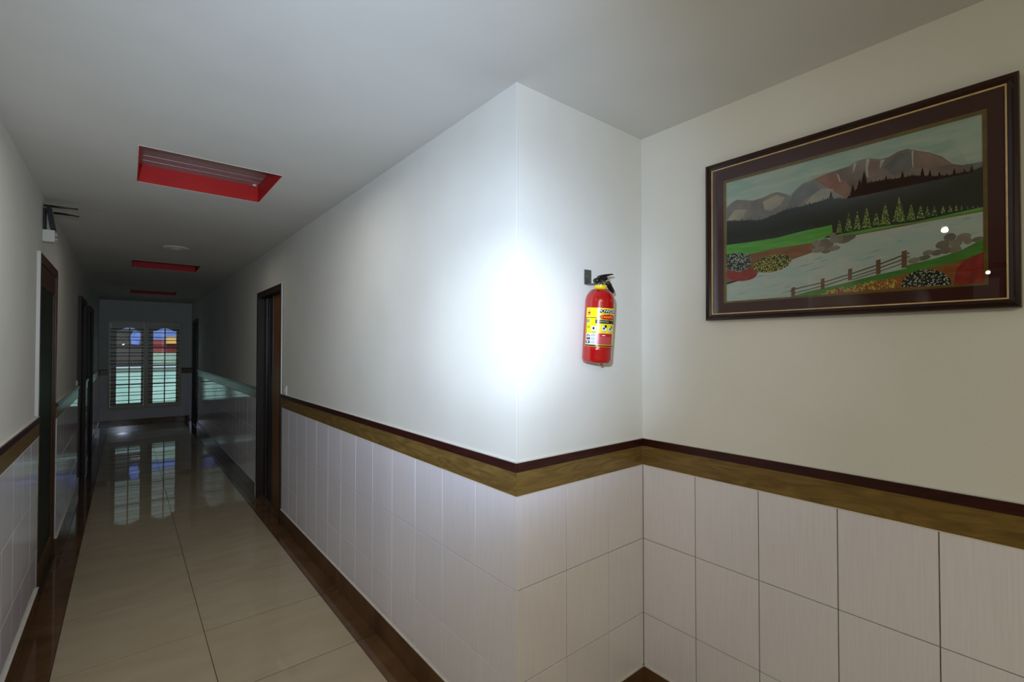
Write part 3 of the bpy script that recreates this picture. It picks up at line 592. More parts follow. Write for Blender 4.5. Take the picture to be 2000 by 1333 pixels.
# painted shapes on the board, (u, v) in 1/2000 of its width and height
PAINT={'mountain':[[3,1582,58,1648,113,1678,218,1633,280,1601,381,1612,459,1647,516,1650,591,1597,642,1540,682,1608,753,1686,848,1706,940,1741,1037,1757,1131,1772,1207,1821,1281,1817,1366,1761,1422,1761,1491,1808,1557,1810,1621,1758,1696,1696,1769,1611,1833,1491,1896,1443,1964,1437,2008,1433,2006,1206,1112,1230,1,1241]],'pink':[[857,1697,940,1727,1037,1714,1107,1571,1152,1440,1128,1295,1035,1443,939,1581],[1589,1747,1696,1678,1792,1551,1833,1481,1707,1490,1594,1532],[1295,1767,1359,1743,1344,1623,1315,1567,1282,1527,1277,1666]],'pale':[[873,1549,1020,1506,955,1372,871,1337,734,1307,804,1426],[2,1361,90,1512,218,1482,186,1370,68,1323],[380,1548,516,1609,591,1535,553,1440,458,1378,399,1414]],'slate':[[196,1300,279,1373,379,1330,379,1228],[664,1554,753,1671,848,1677,906,1536,804,1456,699,1373,608,1343],[1387,1644,1477,1749,1576,1754,1581,1558,1461,1492]],'snow':[[1266,1816,1288,1800,1274,1694,1279,1542,1262,1590,1258,1729],[1366,1747,1401,1745,1380,1701,1360,1624],[1576,1767,1588,1766,1586,1535,1579,1585],[1037,1714,1056,1677,1071,1571,1055,1592],[1557,1812,1621,1763,1696,1701,1769,1616,1836,1492,1896,1448,1896,1438,1831,1482,1766,1605,1694,1689,1619,1749,1557,1802],[1169,1783,1192,1800,1177,1710,1161,1661]],'forest':[[2,1350,12,1366,24,1345,34,1372,46,1339,56,1360,68,1334,78,1363,90,1328,99,1359,111,1323,121,1332,132,1318,142,1325,154,1312,163,1350,175,1307,184,1323,194,1301,203,1317,213,1295,222,1338,231,1290,241,1313,250,1284,259,1321,268,1278,278,1302,287,1272,296,1302,305,1267,314,1279,323,1261,332,1291,341,1256,350,1293,359,1250,368,1275,379,1257,388,1290,399,1265,408,1295,418,1272,427,1281,438,1279,447,1312,457,1286,466,1313,476,1293,485,1310,495,1299,504,1307,515,1306,523,1342,533,1312,542,1335,552,1318,561,1349,571,1325,579,1361,589,1331,598,1362,608,1337,616,1375,626,1337,635,1357,644,1338,653,1371,663,1338,671,1360,681,1339,689,1376,698,1339,707,1375,716,1340,724,1349,734,1340,742,1351,751,1342,759,1355,769,1344,777,1382,786,1346,794,1366,804,1347,811,1374,821,1349,828,1365,838,1351,846,1374,855,1353,862,1372,872,1355,879,1372,888,1357,896,1382,905,1359,913,1383,922,1360,929,1395,938,1362,946,1390,954,1364,962,1400,971,1366,978,1399,986,1360,994,1398,1001,1355,1009,1382,1016,1350,1024,1361,1031,1344,1039,1377,1046,1339,1054,1375,1061,1333,1068,1368,1076,1328,1083,1352,1091,1323,1098,1351,1105,1317,1112,1330,1121,1332,1128,1364,1136,1347,1143,1371,1152,1362,1158,1377,1165,1384,1172,1392,1179,1405,1186,1437,1193,1427,1200,1463,1206,1448,1213,1457,1220,1469,1227,1499,1235,1470,1241,1488,1249,1470,1256,1480,1264,1470,1271,1485,1279,1471,1285,1499,1293,1471,1300,1503,1308,1471,1314,1478,1322,1472,1329,1495,1336,1472,1343,1479,1350,1470,1357,1496,1365,1467,1371,1482,1379,1465,1385,1496,1393,1463,1399,1497,1406,1460,1413,1480,1420,1458,1427,1492,1434,1456,1440,1470,1448,1453,1454,1461,1460,1452,1466,1475,1472,1451,1478,1457,1484,1450,1491,1461,1497,1448,1503,1465,1509,1447,1515,1470,1521,1446,1527,1456,1533,1445,1539,1451,1545,1444,1551,1473,1557,1442,1563,1456,1569,1441,1575,1473,1580,1440,1586,1470,1592,1434,1598,1450,1604,1428,1610,1446,1615,1423,1621,1442,1627,1417,1633,1440,1638,1411,1644,1433,1650,1405,1656,1426,1661,1400,1667,1422,1673,1394,1678,1425,1684,1388,1690,1408,1695,1383,1701,1400,1706,1377,1712,1402,1717,1375,1723,1386,1729,1372,1734,1385,1740,1369,1745,1401,1751,1366,1756,1386,1762,1363,1767,1383,1773,1361,1778,1366,1783,1358,1789,1374,1794,1355,1800,1376,1805,1353,1810,1358,1816,1350,1821,1371,1826,1347,1832,1369,1837,1347,1842,1354,1848,1347,1853,1368,1858,1346,1863,1364,1869,1346,1874,1369,1879,1346,1884,1360,1889,1346,1895,1369,1900,1345,1905,1370,1910,1345,1915,1351,1920,1345,1926,1352,1931,1345,1936,1367,1941,1345,1946,1375,1952,1349,1957,1360,1963,1353,1968,1370,1974,1357,1979,1378,1985,1362,1990,1375,1996,1366,2001,1380,2007,1370,2003,832,1000,809,512,874,0,901],[967,1350,979,1405,977,1405,991,1488,1004,1395,1002,1396,1013,1334],[1139,1371,1151,1428,1149,1428,1163,1514,1176,1418,1174,1419,1185,1354],[1193,1449,1203,1496,1201,1497,1213,1569,1224,1488,1222,1488,1232,1434],[1217,1465,1232,1544,1229,1545,1248,1665,1264,1531,1262,1532,1276,1442],[1390,1450,1397,1482,1395,1482,1404,1530,1412,1475,1411,1476,1417,1439],[1498,1438,1507,1478,1505,1479,1516,1540,1525,1471,1523,1471,1531,1424],[1625,1401,1635,1452,1633,1453,1645,1530,1656,1443,1654,1444,1663,1385],[1676,1376,1684,1417,1682,1417,1692,1479,1701,1409,1700,1410,1707,1363],[1824,1338,1831,1375,1830,1376,1839,1432,1847,1369,1845,1369,1852,1326],[1885,1336,1891,1361,1889,1361,1896,1400,1902,1356,1901,1356,1906,1327],[1924,1336,1932,1376,1930,1376,1939,1436,1947,1369,1946,1369,1953,1324],[799,1335,806,1358,804,1358,812,1394,820,1353,819,1353,825,1326],[1737,1357,1743,1385,1742,1386,1749,1429,1756,1380,1755,1380,1761,1347],[1782,1345,1787,1363,1786,1364,1791,1391,1796,1359,1795,1359,1800,1338]],'meadow':[[-22,954,215,942,512,936,749,971,998,988,1003,860,834,769,512,764,276,738,-23,701],[1032,835,1332,853,1602,845,1846,877,2004,895,2003,858,1727,833,1470,829,1186,805,1055,789]],'soil':[[-23,718,276,748,512,771,843,776,934,768,1031,744,825,603,658,547,314,406,-25,292],[1055,789,1186,805,1470,829,1727,833,2003,858,2003,839,1763,827,1470,798,1186,778,1078,755]],'river':[[-25,299,149,341,294,403,472,506,640,560,833,631,1031,687,1186,789,1470,808,1763,829,2009,842,2006,445,1533,232,637,-14,-27,-40]],'conifer':[[1027,865,1035,886,1033,902,1040,924,1039,939,1044,961,1045,976,1048,999,1051,1013,1053,1036,1057,1050,1061,1034,1062,1010,1065,994,1068,970,1068,954,1073,930,1072,914,1078,890,1076,875,1084,850],[1095,869,1104,899,1102,921,1110,951,1109,972,1115,1003,1116,1024,1120,1054,1123,1075,1125,1106,1130,1126,1135,1103,1137,1071,1139,1048,1143,1015,1144,994,1149,960,1148,939,1156,905,1153,885,1162,851],[1161,873,1170,901,1168,923,1175,951,1175,972,1180,1001,1181,1021,1185,1050,1188,1070,1190,1100,1195,1119,1200,1097,1202,1066,1204,1044,1208,1013,1209,992,1214,960,1213,940,1220,907,1217,888,1226,855],[1224,875,1235,907,1232,930,1241,962,1240,986,1247,1018,1248,1041,1253,1074,1257,1096,1259,1129,1265,1150,1270,1126,1272,1091,1276,1067,1280,1031,1281,1008,1287,971,1286,949,1295,912,1291,890,1302,853],[1301,889,1310,908,1307,923,1315,943,1314,957,1319,977,1321,992,1324,1012,1327,1026,1329,1047,1334,1060,1338,1044,1340,1022,1342,1006,1346,984,1346,969,1351,946,1351,932,1357,908,1355,894,1363,870],[1354,884,1366,915,1362,938,1372,969,1371,992,1378,1024,1380,1046,1385,1079,1389,1100,1391,1133,1397,1154,1403,1129,1405,1094,1409,1071,1413,1036,1414,1013,1421,977,1420,955,1429,918,1426,897,1437,860],[1442,892,1456,928,1453,955,1464,991,1463,1018,1471,1055,1473,1080,1479,1118,1483,1142,1486,1181,1493,1204,1500,1176,1502,1136,1506,1108,1511,1067,1513,1041,1521,999,1519,974,1530,931,1526,907,1539,864],[1536,883,1546,905,1543,922,1551,944,1550,961,1556,984,1557,1000,1561,1024,1564,1039,1566,1063,1571,1078,1576,1060,1578,1035,1581,1017,1584,991,1585,975,1591,948,1590,932,1597,905,1594,890,1603,863],[1602,888,1610,907,1608,922,1615,942,1614,956,1619,976,1620,990,1623,1010,1626,1024,1627,1044,1632,1057,1636,1042,1637,1020,1639,1005,1642,983,1643,968,1647,945,1647,932,1653,908,1650,895,1658,871],[1654,893,1660,908,1659,919,1663,934,1663,946,1666,961,1667,972,1669,988,1671,998,1672,1015,1675,1025,1678,1013,1679,996,1681,984,1683,967,1683,956,1687,938,1686,927,1690,909,1689,899,1694,880],[1696,893,1702,905,1700,915,1705,928,1705,938,1709,951,1709,960,1712,974,1714,983,1715,997,1718,1005,1722,994,1723,980,1725,970,1727,954,1728,945,1731,929,1730,920,1735,904,1733,895,1739,879],[1752,900,1757,910,1755,918,1760,929,1759,937,1762,948,1763,955,1765,967,1767,974,1768,986,1770,993,1773,984,1774,972,1775,963,1777,951,1778,943,1781,930,1780,922,1784,909,1783,902,1788,888],[1796,903,1801,912,1799,919,1803,929,1803,936,1806,946,1806,952,1808,962,1810,969,1811,979,1813,985,1815,978,1816,967,1818,959,1819,948,1820,941,1823,929,1822,923,1826,911,1824,904,1829,892],[1835,903,1838,910,1837,915,1840,923,1840,928,1842,936,1843,941,1844,949,1845,954,1846,961,1848,966,1850,960,1851,952,1852,946,1853,937,1853,932,1855,923,1855,918,1858,909,1857,904,1860,894],[1870,899,1872,904,1871,909,1874,914,1873,919,1875,925,1875,929,1876,935,1877,939,1878,945,1879,949,1880,944,1881,937,1882,933,1883,926,1883,922,1884,915,1884,911,1886,904,1885,900,1888,893],[1904,897,1906,902,1905,905,1907,910,1907,913,1908,918,1909,921,1910,926,1910,929,1911,934,1912,938,1913,934,1914,928,1914,925,1915,919,1915,916,1917,910,1916,907,1918,901,1917,898,1920,892],[1936,898,1938,901,1938,904,1939,907,1939,910,1940,913,1941,916,1941,919,1942,921,1942,925,1943,927,1944,924,1945,920,1945,918,1946,914,1946,911,1947,907,1947,905,1949,901,1948,898,1950,894],[1965,898,1967,901,1966,903,1968,905,1968,907,1969,910,1969,911,1969,914,1970,916,1970,918,1971,920,1972,918,1972,915,1973,913,1973,910,1973,908,1974,905,1974,903,1975,900,1975,898,1976,895]],'rock_pale':[[904,760,900,776,892,789,881,798,869,803,856,801,845,794,837,782,832,767,832,751,836,735,844,721,854,712,867,708,879,710,891,717,899,729,904,744],[1033,834,1029,850,1023,863,1014,873,1005,877,995,876,986,869,980,858,976,844,976,828,980,812,986,799,995,789,1005,785,1014,786,1023,793,1029,804,1033,818],[1085,779,1080,796,1069,811,1054,821,1035,825,1016,822,999,814,986,801,978,784,976,765,982,748,993,734,1009,724,1027,720,1046,723,1063,731,1076,745,1084,761],[941,672,936,687,924,700,908,708,889,711,869,708,851,700,837,688,828,672,826,655,832,639,843,627,860,618,879,616,899,619,917,627,931,640,939,655],[1061,655,1057,666,1048,675,1035,681,1019,683,1003,681,988,674,976,665,969,653,967,641,972,629,981,620,994,614,1010,613,1026,615,1041,622,1053,631,1060,643],[1932,576,1928,592,1919,605,1907,613,1893,616,1878,614,1865,605,1854,593,1848,577,1847,559,1851,543,1860,530,1873,522,1887,519,1902,522,1915,530,1925,543,1931,559],[1882,515,1878,531,1870,544,1859,553,1846,556,1832,553,1820,545,1811,532,1805,516,1805,499,1809,483,1817,469,1828,461,1841,458,1855,461,1867,469,1876,482,1881,498],[1936,519,1934,532,1929,543,1921,550,1913,553,1905,551,1897,545,1891,535,1888,523,1888,509,1891,496,1896,486,1903,479,1911,476,1920,478,1927,484,1933,494,1936,506],[1877,430,1873,450,1865,467,1855,478,1843,483,1832,480,1821,471,1813,455,1809,436,1809,414,1813,394,1820,377,1831,366,1843,361,1854,364,1865,374,1872,389,1877,409],[1709,436,1706,447,1699,455,1689,461,1678,462,1666,460,1655,454,1647,444,1642,433,1641,422,1644,411,1651,402,1661,397,1672,396,1684,398,1695,404,1703,414,1708,425],[1626,360,1622,371,1614,381,1603,386,1589,387,1575,384,1562,377,1552,367,1546,354,1545,342,1549,330,1557,321,1569,315,1582,314,1596,317,1609,325,1619,335,1625,347]],'rock':[[982,760,977,777,967,792,953,802,937,806,920,804,905,796,893,783,887,766,886,747,891,730,901,715,915,705,932,701,948,703,963,711,975,725,981,742],[1154,765,1148,783,1136,799,1119,809,1098,814,1077,811,1058,802,1043,787,1034,769,1033,748,1038,729,1051,714,1069,703,1089,699,1110,702,1129,712,1144,727,1152,745],[1182,778,1178,791,1169,802,1157,810,1143,813,1129,811,1116,804,1105,794,1099,781,1098,767,1102,754,1111,743,1123,736,1137,733,1152,735,1165,742,1175,752,1181,765],[998,655,993,675,983,691,968,702,952,707,935,704,920,695,909,680,902,662,902,641,907,622,917,605,932,594,948,590,965,593,979,602,991,617,997,635],[1011,723,1006,740,997,755,984,765,969,769,953,767,939,759,929,746,923,729,922,711,927,693,936,678,949,668,965,664,980,666,994,675,1004,688,1010,705],[1846,595,1842,611,1834,625,1824,634,1811,638,1798,635,1787,627,1778,615,1773,599,1772,581,1776,565,1784,551,1795,542,1807,539,1820,541,1831,549,1840,562,1845,578],[1811,517,1807,533,1798,546,1785,555,1770,558,1755,555,1741,546,1730,533,1723,516,1722,499,1726,482,1736,469,1749,460,1764,458,1779,461,1793,470,1804,483,1810,499],[1821,443,1818,458,1810,469,1799,477,1787,480,1774,477,1762,469,1753,457,1748,442,1747,427,1750,412,1758,400,1769,393,1782,390,1795,393,1806,401,1815,413,1820,428],[1766,425,1762,436,1755,445,1745,451,1733,453,1721,450,1709,443,1700,433,1695,422,1694,409,1697,398,1705,389,1715,383,1727,382,1740,384,1751,391,1759,401,1765,413],[2004,527,2001,536,1994,544,1984,548,1972,549,1959,546,1947,540,1938,532,1932,522,1931,512,1934,503,1941,496,1952,491,1964,490,1977,493,1988,499,1998,507,2003,517],[1692,378,1689,388,1680,395,1668,400,1654,400,1639,397,1625,390,1614,381,1608,370,1606,359,1610,349,1618,342,1630,338,1645,337,1660,341,1673,348,1684,357,1691,368]],'grass':[[637,-14,796,59,1027,118,1328,207,1533,258,1547,302,1724,349,1866,405,2006,522,2005,352,1842,272,1661,231,1466,165,1255,101,1027,32,863,-13,637,-40]],'earth':[[2005,352,1842,272,1661,231,1466,165,1327,118,1255,93,1027,27,962,-40,2002,-33]],'red_bush':[[2040,272,2040,294,2038,311,2018,323,1996,330,1975,331,1954,325,1933,314,1914,297,1896,275,1879,248,1865,216,1853,180,1844,140,1838,99,1835,55,1835,11,1838,-34,1844,-40],[1828,1,1844,180,1888,292,2005,363,2002,-10],[325,411,315,452,287,492,244,526,190,550,131,561,75,557,28,539,-3,507,-13,467,-3,424,28,382,74,348,130,325,189,317,243,323,286,342,315,373]],'white_bush':[[1822,-23,1820,15,1814,53,1803,89,1788,123,1769,153,1747,179,1722,199,1695,214,1667,222,1639,223,1611,218,1585,205,1561,186,1540,161,1522,130,1509,95,1501,57,1498,17],[261,611,253,666,228,718,191,762,144,791,94,802,46,794,6,766,-21,723,-30,669,-21,611,5,557,44,513,92,486,143,477,190,488,227,516,252,559],[-23,804,255,726,258,546,-24,531]],'yellow_bush':[[651,571,635,614,600,648,549,671,488,679,424,670,365,646,317,608,289,563,283,514,300,469,339,434,393,413,456,408,520,419,576,445,620,482,645,526]],'dark_edge':[[-25,319,149,360,294,426,315,438,298,396,149,334,-25,285]],'yellow':[[1133,61,1129,77,1123,76,1121,59,1126,42,1132,44],[1086,61,1087,79,1081,84,1074,72,1073,54,1079,49],[1197,16,1197,33,1192,38,1186,24,1185,7,1191,2],[1399,57,1395,72,1390,71,1389,54,1393,39,1398,41],[1087,65,1088,82,1083,88,1076,76,1074,58,1080,52],[1411,80,1405,93,1400,90,1401,73,1407,59,1412,63],[1440,38,1439,55,1434,58,1429,43,1431,27,1436,24],[999,13,996,30,990,31,987,14,990,-4,996,-4],[1029,39,1021,51,1016,46,1019,28,1027,16,1032,21],[1316,44,1315,61,1309,63,1305,48,1307,31,1312,29],[963,43,955,55,949,50,952,32,960,19,965,25],[1455,62,1455,79,1450,83,1445,71,1444,54,1449,50],[1222,55,1215,67,1210,62,1212,44,1219,32,1224,38],[1356,23,1356,40,1351,44,1345,31,1345,14,1351,10],[1133,61,1125,74,1120,68,1122,51,1130,39,1135,44],[1023,11,1026,28,1021,35,1013,25,1009,8,1015,1],[1166,30,1165,48,1159,51,1154,37,1155,19,1160,16],[1459,56,1456,72,1451,72,1448,57,1451,41,1456,40],[1311,112,1306,127,1300,125,1299,108,1304,93,1310,95],[1359,70,1354,84,1349,82,1349,65,1354,50,1359,53],[1181,48,1182,65,1177,71,1170,60,1168,42,1174,37],[982,27,980,46,973,47,969,31,971,13,978,11],[1004,25,1006,42,1001,49,993,37,991,19,996,13],[1251,75,1248,91,1242,92,1239,75,1242,58,1248,58],[1218,99,1211,111,1206,106,1208,89,1215,76,1220,81],[1107,32,1099,44,1094,39,1097,21,1104,9,1109,14],[1322,27,1315,37,1310,31,1313,15,1321,4,1325,10],[1129,45,1123,60,1117,58,1117,40,1122,25,1128,27],[1187,84,1181,99,1176,96,1176,78,1181,64,1187,66],[1225,96,1222,113,1216,113,1213,96,1217,80,1222,79],[1002,34,999,52,993,54,989,38,991,20,997,18],[1022,60,1014,71,1008,65,1011,47,1020,36,1025,42],[1046,35,1040,49,1034,46,1034,28,1041,13,1046,16],[1462,102,1463,119,1458,123,1452,112,1451,95,1456,90],[1284,43,1278,56,1272,52,1274,35,1280,22,1285,26],[1462,109,1459,125,1454,125,1451,109,1454,93,1459,93],[1416,96,1409,108,1405,103,1406,86,1413,74,1418,79],[1399,62,1397,78,1391,80,1388,64,1390,48,1396,46],[1452,26,1453,43,1448,47,1442,35,1442,18,1447,14],[1182,9,1185,25,1180,32,1172,22,1169,6,1174,-1],[1064,62,1061,79,1055,80,1052,64,1054,46,1061,45],[1303,119,1299,135,1293,135,1291,118,1295,102,1301,102],[1149,40,1142,52,1137,47,1139,29,1146,17,1152,22]],'rust':[[1368,125,1364,140,1358,138,1358,121,1362,106,1368,108],[1056,48,1052,65,1046,65,1043,48,1047,31,1053,31],[1047,56,1051,72,1046,80,1037,71,1034,55,1038,47],[985,9,988,27,982,33,974,22,972,5,977,-2],[1057,51,1053,68,1047,67,1044,50,1049,33,1055,33],[1061,48,1056,65,1050,64,1048,46,1053,29,1059,31],[1210,90,1203,102,1198,96,1201,79,1208,68,1213,73],[1193,66,1188,83,1182,81,1181,64,1185,48,1191,49],[1029,16,1030,34,1025,40,1018,27,1017,9,1023,4],[1402,109,1403,126,1398,131,1392,120,1390,104,1395,98],[1051,28,1048,46,1042,47,1038,30,1041,12,1047,11],[1134,72,1129,88,1123,85,1123,68,1128,52,1134,55],[1335,83,1330,97,1324,95,1324,78,1330,63,1335,66],[1215,31,1212,48,1206,48,1203,32,1206,15,1212,14],[1341,56,1335,70,1330,67,1330,49,1336,35,1341,39],[1224,92,1220,108,1214,107,1213,90,1217,74,1223,75],[1154,41,1147,54,1141,50,1143,33,1149,19,1155,23],[1343,61,1340,77,1334,77,1331,61,1335,45,1340,45],[1188,35,1186,53,1180,55,1176,40,1178,22,1184,20],[978,20,973,37,967,35,965,17,970,1,976,2],[1258,56,1258,73,1252,77,1247,63,1247,46,1253,42],[1346,124,1344,141,1338,141,1335,125,1338,109,1343,108],[1329,103,1332,119,1327,126,1320,117,1317,100,1322,94],[1218,40,1211,51,1206,45,1209,28,1216,17,1221,23],[1349,37,1345,52,1339,51,1338,34,1342,19,1348,20],[1056,29,1051,46,1045,45,1043,27,1048,10,1054,11],[1403,58,1400,74,1394,74,1392,58,1395,42,1401,42],[1084,19,1085,37,1079,42,1073,29,1072,11,1078,6],[1224,104,1220,121,1214,120,1212,103,1216,87,1222,87],[1081,57,1084,74,1078,80,1071,69,1069,52,1074,46],[1471,64,1468,79,1462,79,1460,63,1464,47,1469,48],[1363,45,1365,61,1360,67,1353,56,1351,40,1356,34]],'orange':[[1084,30,1077,44,1072,39,1073,21,1079,8,1085,12],[1198,44,1193,60,1187,58,1186,40,1191,25,1197,27],[1144,21,1145,39,1140,44,1133,33,1131,16,1136,10],[1400,103,1401,120,1396,125,1390,113,1389,96,1394,91],[1303,42,1296,55,1291,50,1293,33,1299,21,1304,25],[1122,30,1117,46,1111,45,1110,27,1115,11,1121,13],[1187,58,1190,75,1185,82,1177,72,1175,55,1180,48],[1430,62,1430,79,1425,83,1419,70,1419,53,1424,49],[1448,66,1443,79,1438,77,1438,60,1443,46,1448,49],[1249,30,1250,47,1244,52,1238,40,1237,23,1242,18],[1412,126,1407,140,1402,137,1402,121,1407,106,1412,109],[1245,69,1246,86,1241,91,1234,79,1234,61,1239,57],[961,44,954,58,948,52,950,34,958,21,963,26],[1135,61,1134,79,1128,82,1123,67,1124,49,1130,46],[1276,85,1271,101,1265,99,1264,82,1269,66,1275,68],[1382,61,1378,76,1373,75,1371,58,1375,43,1381,44],[1229,41,1229,58,1223,62,1218,48,1218,31,1224,27],[1429,42,1426,58,1420,58,1418,42,1421,26,1426,26],[1015,24,1007,35,1002,29,1005,11,1014,0,1019,7],[1237,40,1237,57,1232,62,1226,49,1225,31,1231,27],[1447,122,1445,139,1440,140,1436,125,1438,109,1443,107],[1395,104,1390,118,1385,115,1385,98,1390,84,1396,87],[1290,44,1286,60,1280,59,1279,42,1283,26,1289,27],[1177,75,1169,87,1164,81,1167,64,1174,52,1179,57],[1231,14,1231,32,1226,36,1220,23,1220,6,1225,1],[1065,52,1063,69,1057,72,1052,56,1054,38,1060,36],[1082,73,1078,89,1071,88,1070,70,1074,54,1080,55],[1057,42,1057,60,1052,65,1045,52,1044,34,1050,29],[1041,11,1039,29,1033,32,1029,16,1030,-2,1037,-4],[1342,29,1343,46,1337,50,1332,37,1332,20,1337,16],[1458,82,1453,96,1448,93,1448,76,1454,62,1459,65],[1067,51,1066,69,1060,73,1055,58,1055,40,1061,36],[1409,24,1411,41,1406,46,1400,36,1398,19,1403,14],[1398,94,1397,111,1391,113,1387,98,1389,81,1395,79],[1321,123,1317,139,1312,139,1309,123,1313,106,1319,107],[1254,103,1254,121,1248,124,1243,110,1244,92,1249,89],[1309,33,1310,51,1304,55,1299,42,1298,25,1303,21],[1305,50,1307,67,1302,73,1295,62,1293,46,1298,40],[1133,70,1133,88,1127,92,1121,78,1121,60,1127,56],[1171,25,1168,42,1162,43,1159,26,1161,9,1167,8],[1098,30,1093,46,1087,44,1086,27,1091,11,1097,13],[1023,51,1016,63,1010,58,1012,40,1020,27,1025,33],[1371,52,1365,65,1360,61,1361,44,1367,31,1372,35],[1043,42,1040,59,1034,61,1030,44,1033,26,1039,25],[1266,95,1267,112,1262,117,1256,105,1255,87,1260,82],[1126,22,1124,40,1118,42,1114,27,1115,9,1121,7],[1244,69,1241,86,1235,87,1232,71,1234,54,1240,53],[1457,27,1458,44,1453,48,1448,37,1447,20,1452,15],[1294,120,1289,134,1283,131,1284,114,1289,100,1295,103],[1340,41,1341,57,1336,63,1330,51,1329,34,1334,29],[1445,31,1445,47,1440,52,1434,39,1434,22,1439,18],[1223,106,1216,117,1211,112,1213,95,1221,83,1225,88],[1072,57,1072,75,1066,79,1060,65,1061,47,1067,43],[1360,76,1362,93,1358,99,1351,89,1348,73,1353,66],[1343,84,1340,101,1335,102,1331,87,1334,70,1339,69],[1281,102,1275,115,1269,112,1270,94,1276,81,1281,84],[1373,115,1367,128,1362,124,1363,107,1369,94,1374,98],[1077,66,1070,80,1064,75,1066,57,1073,44,1078,48],[977,41,973,58,967,59,964,42,967,24,973,23],[995,50,990,67,984,66,982,48,986,31,993,32],[1335,120,1331,136,1325,135,1323,118,1327,102,1333,103],[975,19,967,31,962,26,964,8,972,-5,977,1],[990,17,991,35,985,40,978,27,977,9,983,4],[1213,25,1207,40,1202,36,1202,19,1208,4,1213,8],[1011,53,1003,65,997,59,1000,41,1009,29,1014,35],[1308,21,1312,37,1307,44,1299,35,1296,19,1301,12],[1406,117,1402,132,1396,131,1395,114,1400,99,1405,101],[1322,21,1322,38,1317,42,1311,29,1311,12,1317,8],[1361,56,1355,70,1350,67,1351,50,1356,36,1361,39],[1428,50,1424,65,1419,64,1418,47,1422,32,1427,33],[1004,26,996,37,991,31,994,13,1002,2,1008,8],[1213,42,1208,58,1202,57,1201,39,1206,23,1212,25],[1307,60,1302,76,1297,74,1296,57,1300,42,1306,43],[1475,100,1468,111,1464,106,1466,89,1472,78,1477,83],[1125,60,1119,74,1113,69,1115,51,1122,38,1127,43]],'post':[[648,134,682,148,681,9,647,-3],[905,224,935,237,934,81,904,70],[1122,326,1153,338,1152,176,1121,167],[1330,409,1362,418,1361,221,1329,212],[1507,486,1541,494,1540,275,1505,268]],'rail':[[681,123,906,179,906,164,681,107],[680,60,906,128,906,116,680,48],[931,184,1125,257,1125,243,931,169],[931,132,1124,212,1124,198,931,117],[1152,271,1332,349,1332,333,1152,254],[1152,219,1331,294,1331,281,1152,206],[1152,179,1331,255,1331,244,1152,168],[1360,361,1508,440,1508,422,1360,342],[1360,312,1508,384,1508,369,1360,296],[1359,261,1507,332,1507,322,1359,250],[1538,455,1558,464,1558,449,1538,440],[1538,405,1558,414,1558,401,1538,392],[634,92,652,102,652,87,634,76]],'stroke_blue':[[831,513,891,542,950,547,891,525],[971,204,1068,249,1160,270,1067,232],[574,143,612,168,650,169,612,150],[1152,425,1195,450,1237,452,1195,433],[1875,789,1908,804,1941,800,1908,790],[657,420,764,464,867,482,764,446],[1774,496,1812,514,1850,513,1812,500],[1257,511,1323,542,1388,552,1323,526],[744,348,848,392,948,412,848,374],[1208,432,1273,464,1337,474,1273,448],[551,61,674,116,792,146,674,98],[887,473,931,498,974,499,931,480],[1874,774,1910,790,1945,786,1909,775],[1866,579,1926,601,1984,604,1925,587],[100,93,162,126,222,132,162,106],[302,347,355,375,407,377,355,356],[1465,618,1494,633,1522,628,1493,618],[1500,404,1564,429,1626,433,1564,413],[1216,245,1307,289,1395,309,1307,273],[1852,515,1885,532,1917,529,1884,518],[390,421,523,471,650,495,523,452]],'stroke_green':[[1128,415,1186,445,1242,452,1186,428],[973,472,1010,494,1045,494,1010,477],[340,144,477,201,607,231,476,182],[1839,744,1880,761,1921,758,1880,746],[1640,443,1722,471,1802,479,1722,456],[1468,330,1501,348,1535,346,1501,333],[1059,222,1164,270,1265,294,1164,253],[1779,726,1826,744,1871,742,1826,729],[1632,779,1675,795,1717,792,1675,780],[608,296,668,328,728,334,668,309],[546,70,597,100,647,105,597,82],[845,543,911,574,976,580,911,556],[1866,718,1909,735,1951,733,1909,721],[1138,465,1209,498,1277,509,1208,482],[1871,577,1924,597,1975,598,1924,583],[1172,476,1213,500,1253,501,1212,483]],'stroke_white':[[442,133,525,173,605,187,525,154],[578,490,654,523,728,531,654,505],[1521,408,1580,432,1638,435,1580,416],[658,456,695,479,732,478,695,461],[1740,614,1804,636,1866,638,1804,621],[105,159,226,209,342,233,226,190],[1651,418,1680,435,1707,431,1679,420],[1783,765,1818,781,1852,777,1818,766],[1731,746,1756,760,1781,754,1756,745]]}
sky = boxes('painting', [(-0.0128, -0.0121, PY1 - .004, PY0 + .004, PZB - .004, PZT + .004)], PM['sky'], pic)
order = ['mountain', 'pink', 'pale', 'slate', 'snow', 'forest', 'meadow', 'soil', 'river', 'stroke_blue', 'stroke_green', 'stroke_white', 'dark_edge', 'conifer', 'rock', 'rock_pale', 'grass', 'earth', 'rail', 'post', 'red_bush', 'white_bush', 'yellow_bush', 'orange', 'yellow', 'rust']
layer = 0; ART = Print('painting'); me0 = sky.data; bm = bmesh.new(); bm.from_mesh(me0); ART.add(bm, PM['sky']); bpy.data.objects.remove(sky)
for k in order:
    bm = bmesh.new()
    for poly in PAINT[k]:
        layer += 1; x = -0.0129 - layer * 0.0000072
        P2 = [(PY0 + (PY1 - PY0) * poly[i] / 2000, PZB + (PZT - PZB) * poly[i + 1] / 2000) for i in range(0, len(poly), 2)]
        vs = [bm.verts.new((x, min(PY0, max(PY1, y)), min(PZT, max(PZB, z)))) for y, z in P2]
        for tri in tessellate_polygon([[Vector((y, z, 0)) for y, z in P2]]):
            try: bm.faces.new([vs[q] for q in tri])
            except ValueError: pass
    ART.add(bm, PM[k])
ART.done(pic)
